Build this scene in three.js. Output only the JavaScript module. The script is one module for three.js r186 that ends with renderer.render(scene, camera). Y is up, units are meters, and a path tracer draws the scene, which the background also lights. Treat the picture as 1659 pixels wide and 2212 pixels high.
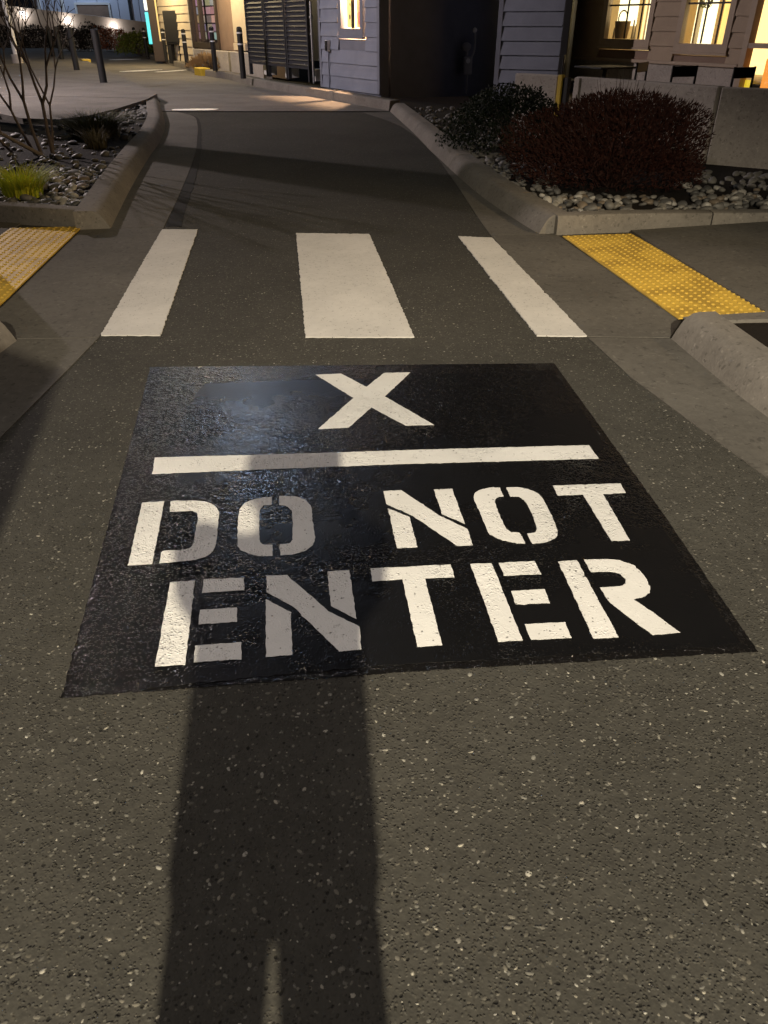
import * as THREE from 'three';
import { mergeGeometries, mergeVertices } from 'three/addons/utils/BufferGeometryUtils.js';
import { RoundedBoxGeometry } from 'three/addons/geometries/RoundedBoxGeometry.js';
import { MarchingCubes } from 'three/addons/objects/MarchingCubes.js';
import { RectAreaLightUniformsLib } from 'three/addons/lights/RectAreaLightUniformsLib.js';

// ---------------------------------------------------------------- camera, sky, exposure
const scene = new THREE.Scene();
const camera = new THREE.PerspectiveCamera(69.31, 768 / 1024, 0.03, 400);
camera.position.set(0, 1.5, 0);
camera.rotation.set(-0.5833, 0, 0);

const skyData = new Float32Array(64 * 32 * 4);
for (let j = 0; j < 32; j++) for (let i = 0; i < 64; i++) skyData.set([0.0030, 0.0031, 0.0042, 1], (j * 64 + i) * 4);   // even night sky
const sky = new THREE.DataTexture(skyData, 64, 32, THREE.RGBAFormat, THREE.FloatType);
sky.mapping = THREE.EquirectangularReflectionMapping; sky.magFilter = THREE.LinearFilter; sky.needsUpdate = true;
scene.background = sky; scene.environment = sky;

const renderer = new THREE.WebGLRenderer({ antialias: true });
renderer.toneMapping = THREE.LinearToneMapping;
renderer.toneMappingExposure = 1.0;
renderer.shadowMap.enabled = true;
RectAreaLightUniformsLib.init();

// street and wall lamps of the place (position, colour, candela); each builder below hangs its light under its lens
const LAMP_FRONT_LEFT = { at: [-11, 5.2, -17], col: [1.0, 0.84, 0.82], cd: 250 };
const LAMP_BEHIND = { at: [0.60, 5.4, 7.1], col: [1.0, 0.87, 0.64], cd: 830, aim: [0.85, 0, -0.1], spread: 0.445 };
const LAMP_WALL_HIGH = { at: [-4.9, 10.7, -24.7], col: [0.55, 0.72, 1.0], cd: 52 };
const LAMP_BEHIND_HIGH = { at: [0.2, 8.5, 2.5], col: [1.0, 0.89, 0.80], cd: 110, aim: [0, 0, -1.5], spread: 0.46 };
const LAMP_RIGHT = { at: [8.5, 5.0, -3.2], col: [1.0, 0.72, 0.38], cd: 150, aim: [-2.2, 0, -6.6], spread: 0.34 };

// ---------------------------------------------------------------- helpers
function rng(seed) { let s = seed | 0; return () => { s = (s + 0x6d2b79f5) | 0; let t = Math.imul(s ^ (s >>> 15), 1 | s); t = (t + Math.imul(t ^ (t >>> 7), 61 | t)) ^ t; return ((t ^ (t >>> 14)) >>> 0) / 4294967296; }; }
const taken = new Map();
function numbered(n) { const k = taken.get(n) ?? 0; taken.set(n, k + 1); return k ? n + '_' + String(k).padStart(3, '0') : n; }
function mesh(name, geo, mat, parent) { const m = new THREE.Mesh(geo, mat); m.name = parent ? name : numbered(name); m.castShadow = m.receiveShadow = true; (parent || scene).add(m); return m; }
function thing(name, label, category, pos = [0, 0, 0], turn = 0, group) {
  const o = new THREE.Group(); o.name = numbered(name); o.position.set(...pos); o.rotation.y = turn; o.userData = { label, category };
  if (group) o.userData.group = group; scene.add(o); return o;
}
function tag(o, label, category, group) { o.userData = { label, category }; if (group) o.userData.group = group; return o; }
function struct(name) { const o = new THREE.Group(); o.name = numbered(name); o.userData.kind = 'structure'; scene.add(o); return o; }
function structMesh(name, geo, mat) { const m = mesh(name, geo, mat); m.userData.kind = 'structure'; return m; }
const clean = (g) => { const o = g.index ? g.toNonIndexed() : g; for (const k of Object.keys(o.attributes)) if (!['position', 'normal', 'uv'].includes(k)) o.deleteAttribute(k); if (!o.attributes.uv) o.setAttribute('uv', new THREE.BufferAttribute(new Float32Array(o.attributes.position.count * 2), 2)); return o; };
const merge = (list) => mergeGeometries(list.map(clean));
function worldUV(g) {   // uv in metres by the face's main direction
  g = g.index ? g.toNonIndexed() : g; const p = g.attributes.position, n = g.attributes.normal, uv = new Float32Array(p.count * 2);
  for (let i = 0; i < p.count; i++) {
    const a = Math.abs(n.getX(i)), b = Math.abs(n.getY(i)), c = Math.abs(n.getZ(i)), x = p.getX(i), y = p.getY(i), z = p.getZ(i);
    const [u, v] = b >= a && b >= c ? [x, -z] : a > c ? [z, y] : [x, y]; uv[i * 2] = u; uv[i * 2 + 1] = v;
  }
  g.setAttribute('uv', new THREE.BufferAttribute(uv, 2)); return g;
}
const box = (w, h, d, x = 0, y = 0, z = 0) => worldUV(new THREE.BoxGeometry(w, h, d)).translate(x, y, z);
const rbox = (w, h, d, r, x = 0, y = 0, z = 0) => worldUV(new RoundedBoxGeometry(w, h, d, 2, r)).translate(x, y, z);
const cyl = (r0, r1, h, n, x = 0, y = 0, z = 0) => new THREE.CylinderGeometry(r1, r0, h, n).translate(x, y + h / 2, z);
function tube(pts, r, n = 6, seg = 0) { return new THREE.TubeGeometry(new THREE.CatmullRomCurve3(pts.map((p) => new THREE.Vector3(...p))), seg || pts.length * 4, r, n); }
function rod(a, b, r0, r1 = r0, n = 6) {
  const A = new THREE.Vector3(...a), B = new THREE.Vector3(...b), d = B.clone().sub(A), g = new THREE.CylinderGeometry(r1, r0, d.length(), n, 1);
  g.translate(0, d.length() / 2, 0).applyQuaternion(new THREE.Quaternion().setFromUnitVectors(new THREE.Vector3(0, 1, 0), d.normalize())); return g.translate(...a);
}
function slab(poly, y0, y1, holes) {   // a flat piece of ground from a plan outline of [x, z]
  const s = new THREE.Shape(poly.map(([x, z]) => new THREE.Vector2(x, -z)));
  const g = new THREE.ExtrudeGeometry(s, { depth: y1 - y0, bevelEnabled: false }); g.rotateX(-Math.PI / 2).translate(0, y0, 0); return worldUV(g);
}
const curve2 = (pts, n) => new THREE.CatmullRomCurve3(pts.map(([x, z]) => new THREE.Vector3(x, 0, z)), false, 'centripetal').getSpacedPoints(n).map((v) => [v.x, v.z]);
function sweep(path, profile, side) {   // kerb: a profile of [inward, up] along a plan line; side +1 puts the inward side to the right of the line
  const pos = [], idx = [], n = profile.length, uv = [];
  let run = 0;
  path.forEach(([x, z], i) => {
    const a = path[Math.max(0, i - 1)], b = path[Math.min(path.length - 1, i + 1)], dx = b[0] - a[0], dz = b[1] - a[1], L = Math.hypot(dx, dz), nx = -dz / L * side, nz = dx / L * side;
    if (i) run += Math.hypot(x - path[i - 1][0], z - path[i - 1][1]);
    let acc = 0;
    profile.forEach(([o, h], k) => { if (k) acc += Math.hypot(o - profile[k - 1][0], h - profile[k - 1][1]); pos.push(x + nx * o, h, z + nz * o); uv.push(run, acc); });
  });
  for (let i = 0; i < path.length - 1; i++) for (let k = 0; k < n - 1; k++) { const a = i * n + k, b = a + 1, c = a + n, d = c + 1; side > 0 ? idx.push(a, c, b, b, c, d) : idx.push(a, b, c, b, d, c); }
  const caps = THREE.ShapeUtils.triangulateShape(profile.map(([o, h]) => new THREE.Vector2(o, h)), []);
  for (const e of [0, (path.length - 1) * n]) { const s = pos.length / 3; for (let k = 0; k < n; k++) { pos.push(...pos.slice((e + k) * 3, (e + k) * 3 + 3)); uv.push(profile[k][0], profile[k][1]); } for (const t of caps) idx.push(s + t[0], s + t[1], s + t[2]); }
  const g = new THREE.BufferGeometry(); g.setAttribute('position', new THREE.Float32BufferAttribute(pos, 3)); g.setAttribute('uv', new THREE.Float32BufferAttribute(uv, 2)); g.setIndex(idx); g.computeVertexNormals(); return g;
}
function cutPath(path, len, gap) {   // pieces of about len metres with a joint between them
  const L = [0]; for (let i = 1; i < path.length; i++) L.push(L[i - 1] + Math.hypot(path[i][0] - path[i - 1][0], path[i][1] - path[i - 1][1]));
  const tot = L[L.length - 1], n = Math.max(1, Math.round(tot / len)), at = (s) => { let i = 1; while (i < L.length - 1 && L[i] < s) i++; const t = (s - L[i - 1]) / (L[i] - L[i - 1]); return [path[i - 1][0] + (path[i][0] - path[i - 1][0]) * t, path[i - 1][1] + (path[i][1] - path[i - 1][1]) * t]; };
  const out = [];
  for (let k = 0; k < n; k++) { const a = tot * k / n + (k ? gap / 2 : 0), b = tot * (k + 1) / n - (k < n - 1 ? gap / 2 : 0), m = Math.max(2, Math.ceil((b - a) / 0.15)), p = []; for (let i = 0; i <= m; i++) p.push(at(a + (b - a) * i / m)); out.push(p); }
  return out;
}
function prism(profile, u0, u1) {   // profile of [n, v] drawn along local x
  const s = new THREE.Shape(profile.map(([n, v]) => new THREE.Vector2(n, v))), g = new THREE.ExtrudeGeometry(s, { depth: u1 - u0, bevelEnabled: false });
  g.rotateY(Math.PI / 2).scale(1, 1, -1).translate(u0, 0, 0); const i = g.toNonIndexed ? (g.index ? g.toNonIndexed() : g) : g, p = i.attributes.position.array;
  for (let k = 0; k < p.length; k += 9) for (let c = 0; c < 3; c++) { const t = p[k + 3 + c]; p[k + 3 + c] = p[k + 6 + c]; p[k + 6 + c] = t; }
  i.computeVertexNormals(); return worldUV(i);
}

// ---------------------------------------------------------------- textures
function lattice(seed, n) { const r = rng(seed), a = new Float32Array(n * n); for (let i = 0; i < n * n; i++) a[i] = r(); return a; }
function tileNoise(seed, cells) { const a = lattice(seed, cells); return (u, v) => { const x = ((u % 1) + 1) % 1 * cells, y = ((v % 1) + 1) % 1 * cells, i = Math.floor(x), j = Math.floor(y), f = x - i, g = y - j, s = f * f * (3 - 2 * f), t = g * g * (3 - 2 * g), A = a[(j % cells) * cells + i % cells], B = a[(j % cells) * cells + (i + 1) % cells], C = a[((j + 1) % cells) * cells + i % cells], D = a[((j + 1) % cells) * cells + (i + 1) % cells]; return A + (B - A) * s + (C - A) * t + (A - B - C + D) * s * t; }; }
function fbm(seed, cells, oct) { const f = []; for (let o = 0; o < oct; o++) f.push(tileNoise(seed + o * 17, cells << o)); return (u, v) => { let s = 0, w = 0.5, t = 0; for (const q of f) { s += w * q(u, v); t += w; w *= 0.5; } return s / t; }; }
const toS = (x) => { x = Math.min(1, Math.max(0, x)); return Math.round(255 * (x <= 0.0031308 ? x * 12.92 : 1.055 * Math.pow(x, 1 / 2.4) - 0.055)); };
function tex(N, fn, size, srgb) {
  const d = new Uint8Array(N * N * 4);
  for (let j = 0; j < N; j++) for (let i = 0; i < N; i++) { const c = fn(i, j), o = (j * N + i) * 4; if (srgb) { d[o] = toS(c[0]); d[o + 1] = toS(c[1]); d[o + 2] = toS(c[2]); } else { const v = Math.round(255 * Math.min(1, Math.max(0, c))); d[o] = d[o + 1] = d[o + 2] = v; } d[o + 3] = 255; }
  const t = new THREE.DataTexture(d, N, N, THREE.RGBAFormat); t.wrapS = t.wrapT = THREE.RepeatWrapping; t.magFilter = THREE.LinearFilter; t.repeat.set(1 / size, 1 / size); if (srgb) t.colorSpace = THREE.SRGBColorSpace; t.needsUpdate = true; return t;
}
// asphalt: stones of 3 to 12 mm in a worn binder; one relief shared by the bare road and the paint on it
const AN = 2048, ASIZE = 2.56;
const aH = new Float32Array(AN * AN), aC = new Float32Array(AN * AN), aW = new Float32Array(AN * AN);
{
  const r = rng(11), n1 = fbm(5, 64, 4), n2 = fbm(9, 8, 3), n3 = fbm(31, 512, 2), n4 = fbm(37, 150, 2);
  for (let j = 0; j < AN; j++) for (let i = 0; i < AN; i++) { const u = i / AN, v = j / AN, k = j * AN + i; aH[k] = 0.34 + 0.20 * (n1(u, v) - 0.5) + 0.30 * (n4(u, v) - 0.5) + 0.12 * (n3(u, v) - 0.5); aC[k] = 0.066 * (0.72 + 0.35 * n1(u, v) + 0.30 * n2(u, v)) * (0.86 + 0.28 * n3(u, v)); }
  const stamp = (cx, cy, rx, ry, ang, f) => { const m = Math.ceil(Math.max(rx, ry)) + 1, ca = Math.cos(ang), sa = Math.sin(ang); for (let y = -m; y <= m; y++) for (let x = -m; x <= m; x++) { const a = (x * ca + y * sa) / rx, b = (-x * sa + y * ca) / ry, q = a * a + b * b; if (q < 1) { const k = ((Math.floor(cy) + y + AN) % AN) * AN + (Math.floor(cx) + x + AN) % AN; f(k, q); } } };
  for (let s = 0; s < 105000; s++) {
    const t = r(), rr = t < 0.12 ? 1.3 + 4.2 * r() * r() + 1.0 * r() : 1.3 + 2.0 * r() * r() + 1.0 * r(), cx = r() * AN, cy = r() * AN, hgt = 0.30 + 0.55 * r();
    const alb = t < 0.015 ? 0.28 + 0.28 * r() : t < 0.12 ? 0.115 + 0.10 * r() : t < 0.27 ? 0.028 + 0.02 * r() : 0.055 + 0.045 * r(), warm = (r() - 0.4) * 0.5;
    const mix = t < 0.12 ? 0.95 : t < 0.27 ? 0.8 : 0.6;
    stamp(cx, cy, rr * (0.85 + 0.55 * r()), rr * (0.62 + 0.3 * r()), r() * 3.14, (k, q) => { const d = hgt * Math.sqrt(1 - q) * 0.75 + 0.14; if (d > aH[k] * 0.92) { aH[k] = Math.min(1, Math.max(d, aH[k])); aC[k] += (alb - aC[k]) * mix; aW[k] = warm; } });
  }
  for (let s = 0; s < 2600; s++) { const rr = 1.5 + 2.4 * r(); stamp(r() * AN, r() * AN, rr, rr * (0.6 + 0.4 * r()), r() * 3.14, (k, q) => { aH[k] = Math.min(aH[k], 0.24 * q); if (q < 0.8) aC[k] *= 0.35; }); }
}
const asphaltMap = tex(AN, (i, j) => { const k = j * AN + i, c = aC[k], w = aW[k]; return [c * (1 + 0.10 * w), c, c * (0.93 - 0.18 * w)]; }, ASIZE, true);
const asphaltBump = tex(AN, (i, j) => aH[j * AN + i], ASIZE);
// thick paint rides over the same relief: in some patches it fills the gaps between stones, in others it lets them through
const fill = fbm(77, 6, 4), fill2 = fbm(78, 40, 3);
const cover = (u, v) => Math.min(1, Math.max(0, (fill(u, v) * 0.75 + fill2(u, v) * 0.25 - 0.36) * 4.5));
const paintBump = tex(AN, (i, j) => { const u = i / AN, v = j / AN, p = cover(u, v); return 0.5 + (aH[j * AN + i] - 0.5) * (0.10 + 0.90 * p) * 0.9; }, ASIZE);
const paintRough = tex(1024, (i, j) => { const u = i / 1024, v = j / 1024; return 0.34 - 0.20 * cover(u, v) + 0.06 * (fill2(u, v) - 0.5); }, ASIZE);
const wp1 = fbm(91, 8, 4), wp2 = fbm(93, 96, 3);
// white paint: pinholes where the deepest gaps between stones stay bare, roller streaks, grey traffic grime in uneven patches
const holes = (k, u, v, deep) => { const h = aH[k] + 0.16 * (wp2(u, v) - 0.5); return h < deep ? 0.30 : h < deep + 0.05 ? 0.72 : 1; };
const whiteMap = tex(AN, (i, j) => { const u = i / AN, v = j / AN, k = j * AN + i, n = (0.84 + 0.20 * wp1(u, v) + 0.08 * (wp2(u, v) - 0.5)) * holes(k, u, v, 0.125); return [0.58 * n, 0.578 * n, 0.565 * n]; }, ASIZE, true);
const whiteWornMap = tex(AN, (i, j) => { const u = i / AN, v = j / AN, k = j * AN + i, g = Math.min(1, Math.max(0, (wp1(u + 0.2, v) - 0.42) * 3)), n = (0.90 + 0.10 * g + 0.12 * (wp2(u, v) - 0.5)) * holes(k, u, v, 0.115 + 0.05 * (1 - g)); return [0.54 * n, 0.525 * n, 0.50 * n]; }, ASIZE, true);
const cn1 = fbm(41, 5, 5), cn2 = fbm(43, 80, 3), cn3 = fbm(45, 256, 2);
const concreteMap = tex(1024, (i, j) => { const u = i / 1024, v = j / 1024, n = 0.62 + 0.52 * cn1(u, v) + 0.26 * (cn2(u, v) - 0.5) + 0.16 * (cn3(u, v) - 0.5), s = cn2(u + 0.4, v + 0.7) > 0.74 ? 0.72 : cn2(u + 0.1, v + 0.2) > 0.77 ? 1.25 : 1; return [0.27 * n * s, 0.255 * n * s, 0.235 * n * s]; }, 2.3, true);
const concreteBump = tex(1024, (i, j) => { const u = i / 1024, v = j / 1024; return 0.5 + 0.35 * (cn2(u, v) - 0.5) + 0.5 * (cn3(u, v) - 0.5); }, 2.3);
const grain = fbm(61, 128, 3), coarse = fbm(63, 6, 4);
const grainMap = tex(512, (i, j) => { const u = i / 512, v = j / 512, n = 0.80 + 0.22 * coarse(u, v) + 0.14 * (grain(u, v) - 0.5); return [n, n, n]; }, 1.3, true);
const grimeMap = tex(512, (i, j) => { const u = i / 512, v = j / 512, g = Math.min(1, Math.max(0, (coarse(u, v) - 0.30) * 4)), n = (0.66 + 0.34 * g) * (0.92 + 0.16 * grain(u, v)); return [n, n * (0.97 + 0.03 * g), n]; }, 1.1, true);   // scuffs and road grime in patches
const grainBump = tex(512, (i, j) => grain(i / 512, j / 512), 0.7);

// ---------------------------------------------------------------- materials
const std = (rgb, rough = 0.8, o = {}) => new THREE.MeshStandardMaterial({ color: new THREE.Color().setRGB(...rgb), roughness: rough, ...o });
const dry = (rgb, o) => new THREE.MeshPhysicalMaterial({ color: new THREE.Color().setRGB(...rgb), roughness: 0.95, specularIntensity: 0.35, ...o });   // porous mineral surfaces: hardly any gloss
const M = {
  asphalt: dry([0.575, 0.55, 0.515], { map: asphaltMap, bumpMap: asphaltBump, bumpScale: 0.0070, vertexColors: true }),
  blackFirst: std([0.006, 0.0056, 0.0056], 0.17, { bumpMap: asphaltBump, bumpScale: 0.0075 }),
  blackSecond: std([0.005, 0.005, 0.0055], 1, { bumpMap: paintBump, bumpScale: 0.0068, roughnessMap: paintRough }),
  white: std([1, 1, 1], 0.62, { map: whiteMap, bumpMap: paintBump, bumpScale: 0.0115 }),
  whiteWorn: std([1, 1, 1], 0.75, { map: whiteWornMap, bumpMap: asphaltBump, bumpScale: 0.0016 }),
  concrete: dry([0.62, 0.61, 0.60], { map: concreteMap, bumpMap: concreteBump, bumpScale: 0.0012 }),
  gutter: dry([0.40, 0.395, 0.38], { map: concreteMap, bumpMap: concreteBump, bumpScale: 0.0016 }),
  kerb: dry([0.70, 0.68, 0.66], { map: concreteMap, bumpMap: concreteBump, bumpScale: 0.0022 }),
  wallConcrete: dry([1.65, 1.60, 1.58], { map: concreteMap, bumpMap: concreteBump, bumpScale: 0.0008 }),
  nearBlack: dry([0.010, 0.010, 0.010], { bumpMap: asphaltBump, bumpScale: 0.002 }),
  soil: dry([0.016, 0.012, 0.009], { bumpMap: asphaltBump, bumpScale: 0.012, map: grainMap }),
  tactile: std([0.62, 0.41, 0.055], 0.66, { map: grimeMap, bumpMap: grainBump, bumpScale: 0.0006 }),
  yellow: std([0.62, 0.43, 0.03], 0.6, { map: grainMap }),
  siding: std([0.235, 0.26, 0.335], 0.6, { map: grainMap, bumpMap: grainBump, bumpScale: 0.0005 }),
  sidingTrim: std([0.19, 0.205, 0.26], 0.6, { map: grainMap }),
  beige: std([0.42, 0.32, 0.225], 0.65, { map: grainMap, bumpMap: grainBump, bumpScale: 0.0005 }),
  beigeTrim: std([0.46, 0.36, 0.27], 0.6, { map: grainMap }),
  cream: std([0.62, 0.53, 0.40], 0.65, { map: grainMap }),
  tan: std([0.28, 0.19, 0.14], 0.7, { map: grainMap }),
  black: std([0.007, 0.007, 0.008], 0.7),
  louver: std([0.03, 0.031, 0.038], 0.55),
  brown: std([0.045, 0.03, 0.022], 0.6),
  steel: std([0.45, 0.46, 0.48], 0.38, { metalness: 0.85 }),
  greyPaint: std([0.32, 0.32, 0.33], 0.5),
  whitePaint: std([0.72, 0.72, 0.72], 0.5),
  glass: new THREE.MeshPhysicalMaterial({ color: 0xffffff, roughness: 0.02, transmission: 1, thickness: 0, ior: 1.5 }),
};
const glow = (rgb, k) => new THREE.MeshStandardMaterial({ color: new THREE.Color().setRGB(...rgb.map((c) => c * 0.6)), roughness: 0.6, emissive: new THREE.Color().setRGB(...rgb), emissiveIntensity: k });

// ---------------------------------------------------------------- the ground
{   // one asphalt sheet, finer near the camera; vertex colours carry the stains and traffic polish of the road
  const line = (a, b, s, far) => { const o = []; for (let v = a; v <= b + 1e-6; v += s) o.push(v); return [...far.map((f) => -f).reverse().filter((f) => f < a - 0.5), ...o, ...far.filter((f) => f > b + 0.5)]; };
  const xs = line(-5, 5, 0.14, [6, 9, 15, 30, 70, 150]), zs = line(-18, 2, 0.16, [4, 8, 15, 30, 70, 150].concat([20, 40, 90])).sort((a, b) => a - b);
  const pos = [], col = [], uv = [], idx = [], n1 = fbm(201, 4, 4), n2 = fbm(203, 9, 3);
  for (const z of zs) for (const x of xs) { pos.push(x, 0, z); uv.push(x, -z); const near = Math.abs(x) < 5.1 && z > -18.1 && z < 2.1, s = near ? 0.62 + 0.70 * n1(x / 13.1, z / 13.1) + 0.34 * (n2(x / 7.7 + 0.3, z / 7.7) - 0.5) : 0.97; col.push(s, s, s * 0.99); }
  for (let j = 0; j < zs.length - 1; j++) for (let i = 0; i < xs.length - 1; i++) { const a = j * xs.length + i, b = a + 1, c = a + xs.length, d = c + 1; idx.push(a, c, b, b, c, d); }
  const g = new THREE.BufferGeometry(); g.setAttribute('position', new THREE.Float32BufferAttribute(pos, 3)); g.setAttribute('uv', new THREE.Float32BufferAttribute(uv, 2)); g.setAttribute('color', new THREE.Float32BufferAttribute(col, 3)); g.setIndex(idx); g.computeVertexNormals();
  structMesh('asphalt_road', g, M.asphalt);
}
const GY = 0.005;
{   // gutters: concrete aprons between kerb and asphalt, in pieces with open joints
  const left = struct('gutter_left'), right = struct('gutter_right');
  const Lo = curve2([[-4.2, -16.98], [-3.69, -16.15], [-3.3, -14.7], [-2.924, -12.903], [-2.606, -11.271], [-2.164, -8.45], [-1.933, -6.79]].map((p, i) => p), 30);
  const Li = curve2([[-4.62, -16.98], [-4.33, -16.2], [-3.88, -14.7], [-3.39, -12.4], [-3.12, -10.77], [-2.74, -8.63], [-2.41, -6.79]], 30).map(([x, z]) => [x - 0.05, z]);
  const seg = (A, B, a, b) => [...A.slice(a, b + 1), ...B.slice(a, b + 1).reverse()];
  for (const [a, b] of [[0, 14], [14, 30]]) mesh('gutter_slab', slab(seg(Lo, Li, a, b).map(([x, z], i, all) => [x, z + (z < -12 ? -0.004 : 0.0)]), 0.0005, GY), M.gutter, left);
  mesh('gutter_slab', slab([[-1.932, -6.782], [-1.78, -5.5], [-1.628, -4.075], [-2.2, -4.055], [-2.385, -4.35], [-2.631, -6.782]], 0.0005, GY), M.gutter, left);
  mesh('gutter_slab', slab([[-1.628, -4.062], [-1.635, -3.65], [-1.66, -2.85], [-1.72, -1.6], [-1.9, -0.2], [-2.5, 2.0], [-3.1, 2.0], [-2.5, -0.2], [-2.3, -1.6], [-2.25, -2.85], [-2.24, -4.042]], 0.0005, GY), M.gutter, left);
  const stripLine = curve2([[-4.16, -16.9], [-3.66, -16.1], [-3.27, -14.7], [-2.89, -12.9], [-2.57, -11.271], [-2.13, -8.45], [-1.9, -6.85]], 40), r = rng(4);
  mesh('dark_edge_strip', slab([...stripLine.map(([x, z]) => [x - 0.028, z]), ...stripLine.reverse().map(([x, z]) => [x + 0.02 + 0.02 * r() + 0.075 * Math.max(0, Math.min(1, (z + 12) / 5)), z])], 0.0003, 0.003), M.nearBlack, left);  // near-black strip along the gutter edge, wider towards the crossing
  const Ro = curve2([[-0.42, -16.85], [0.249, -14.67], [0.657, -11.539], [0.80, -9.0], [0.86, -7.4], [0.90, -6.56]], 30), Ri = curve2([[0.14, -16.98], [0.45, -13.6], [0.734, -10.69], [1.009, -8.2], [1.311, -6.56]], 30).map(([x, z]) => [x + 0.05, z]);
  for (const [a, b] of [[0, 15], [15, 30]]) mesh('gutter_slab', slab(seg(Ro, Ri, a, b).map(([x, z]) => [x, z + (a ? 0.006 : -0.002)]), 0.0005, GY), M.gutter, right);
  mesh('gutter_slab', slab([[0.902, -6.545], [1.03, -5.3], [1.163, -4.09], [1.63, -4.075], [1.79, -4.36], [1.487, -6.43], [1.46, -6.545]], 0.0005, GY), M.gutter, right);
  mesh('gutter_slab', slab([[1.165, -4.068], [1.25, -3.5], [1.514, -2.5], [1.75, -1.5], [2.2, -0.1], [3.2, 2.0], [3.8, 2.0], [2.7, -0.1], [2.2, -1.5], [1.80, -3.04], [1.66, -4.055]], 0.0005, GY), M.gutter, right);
}
{   // the concrete drive beyond the asphalt ramp
  const d = struct('concrete_drive');
  const L = [[-4.66, -17.02], [-5.1, -19.3], [-7.4, -24.7], [-9.7, -30.0], [-13.2, -38.2], [-20.5, -55]], R = [[0.13, -17.02], [-1.41, -19.9], [-3.59, -23.98], [-5.0, -27.25], [-6.17, -29.2], [-7.9, -33.8], [-11.2, -42.1], [-16.3, -55]];
  const cut = (P, z) => { for (let i = 1; i < P.length; i++) if (P[i][1] <= z) { const t = (z - P[i - 1][1]) / (P[i][1] - P[i - 1][1]); return P[i - 1][0] + (P[i][0] - P[i - 1][0]) * t; } return P[P.length - 1][0]; };
  mesh('joint_seal', slab([[-4.5, -17.015], [0.1, -17.015], [0.1, -16.95], [-4.5, -16.95]], 0.0003, 0.007), M.nearBlack, d);
  const zs = [-17.02, -21.5, -26, -31, -37, -45, -54.9];
  for (let i = 0; i < zs.length - 1; i++) { const a = zs[i] - (i ? 0.012 : 0), b = zs[i + 1]; const mid = (P) => P.filter((p) => p[1] < a - 0.01 && p[1] > b + 0.01); mesh('drive_slab', slab([[cut(L, a), a], ...mid(L), [cut(L, b), b], [cut(R, b), b], ...mid(R).reverse(), [cut(R, a), a]], 0.001, 0.014), M.concrete, d); }
}
const KERB = [[0, 0], [0.012, 0.03], [0.045, 0.09], [0.075, 0.128], [0.115, 0.149], [0.16, 0.155], [0.275, 0.156], [0.285, 0.148], [0.285, 0]];
const KERB2 = [[0, 0], [0.012, 0.03], [0.04, 0.09], [0.062, 0.125], [0.095, 0.148], [0.13, 0.155], [0.225, 0.156], [0.235, 0.148], [0.235, 0]];
function kerbRun(name, pts, side, len, profile = KERB, mat = M.kerb) { const s = struct(name); for (const p of cutPath(curve2(pts, 90), len, 0.012)) mesh('kerb_section', sweep(p, profile, side), mat, s); return s; }
kerbRun('kerb_left', [[-2.385, -6.76], [-2.42, -6.95], [-2.744, -8.634], [-3.119, -10.769], [-3.388, -12.416], [-3.878, -14.743], [-4.36, -16.5], [-5.02, -18.9]], -1, 3.2);
kerbRun('kerb_right', [[1.318, -6.56], [1.26, -6.8], [1.009, -8.198], [0.734, -10.689], [0.47, -13.6], [0.12, -17.03]], 1, 3.5);
kerbRun('kerb_lower_left', [[-2.07, -4.02], [-2.15, -2.85], [-2.29, -1.6], [-2.47, -0.2], [-3.05, 2.0]], 1, 3.2);
kerbRun('kerb_lower_right', [[1.628, -4.05], [1.744, -3.04], [2.13, -1.5], [2.62, -0.1], [3.72, 2.0]], -1, 3.2, KERB2);
const FRONT = [[0, 0], [0.006, 0.14], [0.016, 0.155], [0.14, 0.156], [0.15, 0.15], [0.15, 0]];
kerbRun('kerb_planter_left', [[-2.68, -6.775], [-3.443, -6.985], [-5.0, -7.4], [-7.5, -8.05]], 1, 2.6, FRONT);
kerbRun('kerb_planter_right', [[1.46, -6.53], [2.025, -6.625], [3.28, -6.66], [5.5, -6.75]], -1, 1.2, FRONT);
kerbRun('kerb_drive', [[0.10, -17.08], [-1.41, -19.9], [-3.59, -23.98], [-5.0, -27.25], [-6.1, -29.1]], 1, 2.6, [[0, 0], [0.02, 0.17], [0.04, 0.195], [0.25, 0.2], [0.26, 0]]);
kerbRun('kerb_drive_far', [[-7.0, -31.4], [-7.9, -33.8], [-11.2, -42.1], [-16.3, -55]], 1, 3.5, [[0, 0], [0.02, 0.17], [0.04, 0.195], [0.25, 0.2], [0.26, 0]]);
for (const [lab, x, z, a] of [['yellow painted kerb end beside the drive, in front of the block wall', -6.2, -29.35, -0.5], ['small yellow painted kerb end at the far edge of the left plaza', -12.6, -36.6, -0.45]]) {
  const t = tag(mesh('yellow_kerb_end', rbox(0.34, 0.24, 0.75, 0.03, 0, 0.12, 0), M.yellow), lab, 'kerb end'); t.position.set(x, 0.002, z); t.rotation.y = -a;
}
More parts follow.
